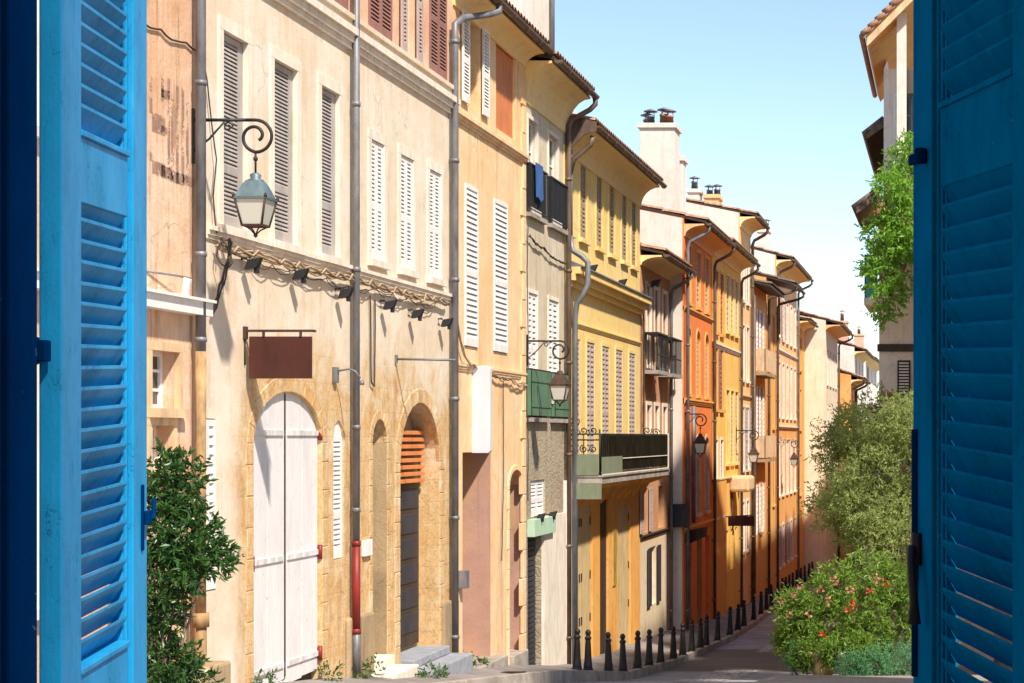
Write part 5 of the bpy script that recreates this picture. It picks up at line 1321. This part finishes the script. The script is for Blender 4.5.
# wisteria hanging on the right house
t = thing('climbing_vine', 'bright green climbing vine trailing over the terraces of the right house', 'vine', (-1.3, 42., 4.))
cl = [((-1.15, 42.8, 6.35), .28), ((-1.45, 42.8, 5.95), .2), ((-.95, 42.8, 6.9), .22), ((-.9, 42.8, 6.3), .3), ((-1.1, 39.9, 4.9), .4), ((-1.5, 39.8, 4.45), .32), ((-1.5, 39.7, 4.0), .22), ((-1.2, 39.7, 4.3), .4), ((-1.0, 39.7, 3.7), .42),
      ((-1.5, 39.6, 3.5), .28), ((-1.3, 39.6, 3.1), .24), ((-1.45, 39.7, 4.8), .16), ((-1.35, 39.6, 5.5), .25), ((-1.0, 39.9, 5.4), .34), ((-.8, 42.6, 5.7), .3), ((-.7, 39.7, 4.4), .5), ((-1.45, 39.6, 2.75), .13), ((-1.72, 39.7, 3.75), .10)]
mb = MB()
for (a, _), (b_, _) in zip(cl, cl[1:]): limb(mb, a, b_, .02, .015, rng, 5, .05)
mb.build('stems', 'bark', t)
pts = []
for c_, r_ in cl: pts += sprigs(rng, blob(rng, c_, (r_, r_, r_), int(190 * r_), .3), .3, 11, .5)
leaves('foliage', 'vine', t, pts, .13, .34, rng, .35)
flowers(t, 'pink', [(-1.6, 39.3, 4.9), (-1.45, 39.3, 5.05)], .06, 9)
# weeds at the foot of the walls
def weed(x, y, s, label):
    z = paveZ(x, y); t = thing('weed', label, 'weed', (x, y, z), 'weeds growing at the foot of the walls')
    leaves('foliage', 'weed', t, sprigs(rng, blob(rng, (x, y, z + s * .3), (s * .6, s, s * .4), 26, .3), s * .5, 5, .5), .07, .4, rng, 0)
for px_, s, lb in ((322, .22, 'weed tuft at the right foot of the white arched door'), (350, .2, 'weed tuft at the foot of the red pipe'), (360, .28, 'weeds left of the doorsteps by the zinc downpipe'),
                   (392, .22, 'weed in front of the lower doorstep of the arched doorway'), (402, .14, 'small weed beside the doorstep'), (457, .26, 'weeds at the foot of the apricot house corner'), (474, .16, 'weed on the step of the mauve recess'), (254, .2, 'weed at the left foot of the white arched door')):
    weed(-7.9 + (.45 if 370 < px_ < 405 else 0), U(px_), s, lb)
# unseen tree added behind the right shutter, crown shaped to shade the road
t = thing('street_tree', 'unseen tree added to shade the road, hidden behind the right shutter', 'tree', (5., 29., -4.5))
mb = MB(); limb(mb, (5., 29., -4.7), (4.8, 29.2, 8.), .28, .14, rng, 8, .01); limb(mb, (4.8, 29.2, 7), (3.2, 30.8, 11), .12, .04, rng); limb(mb, (4.8, 29.2, 7), (6.5, 28., 12), .12, .04, rng); mb.build('trunk', 'bark', t)
pts = []
for k in range(150):
    x_ = rng.uniform(2.6, 6.8); pts += sprigs(rng, blob(rng, (x_, 38. - 1.11 * (x_ + 5.5) + rng.uniform(-8.5, 3.5), 1.78 * (x_ + 5.3) - 4.3 + rng.uniform(-.2, 1.8)), (.8, 1., .5), 50, .2), .4, 6, .5)
leaves('crown', 'bush', t, pts, .26, .7, rng, 0)
# far trees closing the street
for i, (x, y, z, r_, lb) in enumerate(((-3.4, 120, -4.5, 2.4, 'dark green tree closing the end of the street'), (-1.5, 110, -4.5, 2.6, 'dark tree behind the olive at the street end'))):
    t = thing('street_tree', lb, 'tree', (x, y, -8)); mb = MB(); limb(mb, (x, y, -9), (x, y, z), .2, .1, rng, 5, .02); mb.build('trunk', 'bark', t)
    pts = []
    for k in range(20): pts += sprigs(rng, blob(rng, (x + rng.uniform(-r_, r_) * .6, y + rng.uniform(-r_, r_) * .6, z + rng.uniform(-r_, r_) * .6), (.9, .9, .8), 40, .4), .4, 6, .5)
    leaves('crown', 'laurel', t, pts, .3, .5, rng, 0)

# ================================================================ THE OPEN BLUE SHUTTERS
def blue_shutter(P0, P1, shear, segs, th, mat, label, side):
    """P0,P1: plan positions of the near and far edge; every rail leans by `shear` (the leaf has sagged);
    segs = dict(stile0, stile1, louvre z ranges, pitch); side = +1 when the seen face looks to +X"""
    a = Vector((P0[0], P0[1], 0)); d = Vector((P1[0] - P0[0], P1[1] - P0[1], 0)); Ltot = d.length; d.normalize()
    nrm = Vector((d.y, -d.x, 0)) * side          # towards the seen face
    root = thing('blue_shutter', label, 'shutter', (P0[0], P0[1], -1.3), 'tall blue window shutters framing the view')
    def q(s, z, n): p = a + d * s + nrm * n; return (p.x, p.y, z + shear * (d.y * s))
    def bar(mb, s0, s1, z0, z1, n0, n1, lean=True):
        mb.hexa([q(s0, z0, n0), q(s1, z0, n0), q(s1, z0, n1), q(s0, z0, n1), q(s0, z1, n0), q(s1, z1, n0), q(s1, z1, n1), q(s0, z1, n1)])
    s0, s1 = segs['stile0'], Ltot - segs['stile1']; zb, zt = -1.35, 1.6
    mb = MB(); bar(mb, 0, s0, zb, zt, -th, 0); mb.build('stile', mat, root, bevel=.003)
    mb = MB(); bar(mb, s1, Ltot, zb, zt, -th, 0); mb.build('stile', mat, root, bevel=.003)
    mb = MB()
    m0 = segs.get('mould0', 0); m1 = segs.get('mould1', 0)
    for k in range(m0): w_ = .016; bar(mb, s0 + k * w_ + .001, s0 + (k + 1) * w_ - .002, zb, zt, -th + .002, -.005 - .004 * (k + 1))
    for k in range(m1): w_ = .016; bar(mb, s1 - (k + 1) * w_ + .002, s1 - k * w_ - .001, zb, zt, -th + .002, -.005 - .004 * (k + 1))
    if m0 or m1: mb.build('moulding', mat, root, bevel=.002)
    i0, i1 = s0 + m0 * .016, s1 - m1 * .016
    for (z0, z1) in segs['rails']:
        mb = MB(); bar(mb, i0, i1, z0, z1, -th + .003, -.003); bar(mb, i0, i1, z1 - .012, z1, -.003, .002); mb.build('rail', mat, root, bevel=.003)
    p = segs['pitch']; hh = segs['h']; t_ = .0045
    for (z0, z1) in segs['louvres']:
        k = int(round((z1 - z0) / p)); pp = (z1 - z0) / k
        for j in range(k):
            z = z0 + pp * j + pp * .55; mb = MB()
            n1, n0 = -.004, -th + .004; dz = hh / 2
            r_ = rnd.uniform(-.0012, .0012)
            mb.hexa([q(i0, z - dz + r_, n0), q(i1, z - dz, n0), q(i1, z + dz, n1), q(i0, z + dz + r_, n1), q(i0, z - dz + t_ + r_, n0), q(i1, z - dz + t_, n0), q(i1, z + dz + t_ * 1.5, n1), q(i0, z + dz + t_ * 1.5 + r_, n1)])
            mb.build('slat', mat, root, bevel=.0012)
    return root, q, bar
def z_at(py, y): return (PY0 - py) * y / FPX
rt, q, bar = blue_shutter((-1.48, 3.0), (-1.595, 3.576), .040, dict(stile0=.118, stile1=.108, mould1=2, mould0=0, pitch=.0360, h=.043,
    rails=[(z_at(205, 3.118) - .0, z_at(132, 3.118)), (-.86, z_at(671, 3.118)), ], louvres=[(z_at(132, 3.118), 1.6), (z_at(671, 3.118), z_at(205, 3.118)), (-1.35, -.86)]), .036, 'blueL',
    'bright blue louvred shutter on the left, catching the daylight', 1)
# dark jamb side of the left shutter: hinge knuckles and the iron hook
mb = MB(); mb.tube([(-1.512, 2.97, z_at(365, 3)), (-1.512, 2.97, z_at(338, 3))], .009, 8); mb.box(-1.53, -1.49, 2.965, 2.985, z_at(362, 3), z_at(341, 3)); mb.build('hinge', 'navy', rt, bevel=.002)
mb = MB(); zc = z_at(525, 3.57); L0 = .57
bar(mb, L0 - .035, L0 - .02, zc - .07, zc + .06, .0, .004); bar(mb, L0 - .025, L0 - .005, zc - .02, zc + .008, .004, .014)
mb.tube([q(L0 - .01, zc - .008, .010), q(L0 + .012, zc - .01, .012), q(L0 + .02, zc + .006, .012), q(L0 + .018, zc + .03, .012)], .005, 6); mb.build('hook', 'navy', rt, bevel=.002)
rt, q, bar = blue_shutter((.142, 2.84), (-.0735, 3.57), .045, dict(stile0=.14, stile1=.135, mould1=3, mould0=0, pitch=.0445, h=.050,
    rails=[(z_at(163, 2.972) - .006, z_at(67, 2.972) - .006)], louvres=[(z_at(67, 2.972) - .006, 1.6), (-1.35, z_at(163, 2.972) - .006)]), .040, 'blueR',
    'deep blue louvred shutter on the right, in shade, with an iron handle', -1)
Lr = math.hypot(.2155, .73)
def zr(py, y=3.5): return z_at(py, y) - .045 * (y - 2.84)
mb = MB(); bar(mb, Lr - .10, Lr - .0, zr(162), zr(152), .001, .01); mb.tube([q(Lr - .10, zr(150), .012), q(Lr - .10, zr(165), .012)], .012, 8); mb.build('clasp', 'navy', rt, bevel=.002)
mb = MB(); mb.tube([q(Lr - .03, zr(680), .004), q(Lr - .03, zr(430), .004)], .007, 8); bar(mb, Lr - .04, Lr - .005, zr(585), zr(548), .002, .010); mb.build('bolt_rod', 'navy', rt)
mb = MB(); mb.tube([q(Lr - .055, zr(548), .004), q(Lr - .06, zr(550), .02), q(Lr - .075, zr(562), .024), q(Lr - .095, zr(600), .024), q(Lr - .10, zr(622), .024)], [.010, .010, .009, .009, .013], 8)
mb.tube([q(Lr - .055, zr(534), .006), q(Lr - .055, zr(566), .006)], .013, 8); mb.build('handle', 'black_iron', rt)

# inner frame of the window and the wall added to shade it
t = thing('window_frame', 'window frame board with shade painted in navy at the far left edge of the view', 'window frame', (-1.6, 2.9, -1.3))
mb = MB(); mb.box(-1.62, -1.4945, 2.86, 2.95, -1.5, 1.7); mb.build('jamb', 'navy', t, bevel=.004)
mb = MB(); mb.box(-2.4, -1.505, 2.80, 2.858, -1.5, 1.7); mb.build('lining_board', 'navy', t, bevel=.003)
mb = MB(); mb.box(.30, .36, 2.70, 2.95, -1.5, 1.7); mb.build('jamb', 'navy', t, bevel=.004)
# unseen wall added behind the viewer to shade the window's left edge
t = thing('shade_wall_behind', 'unseen wall added behind the viewer to shade the left window edge', 'wall', (-1, -1.2, -6))
mb = MB(); mb.box(-6, 2.135, -1.4, -1.0, -6, 9); mb.build('wall', 'sand', t)
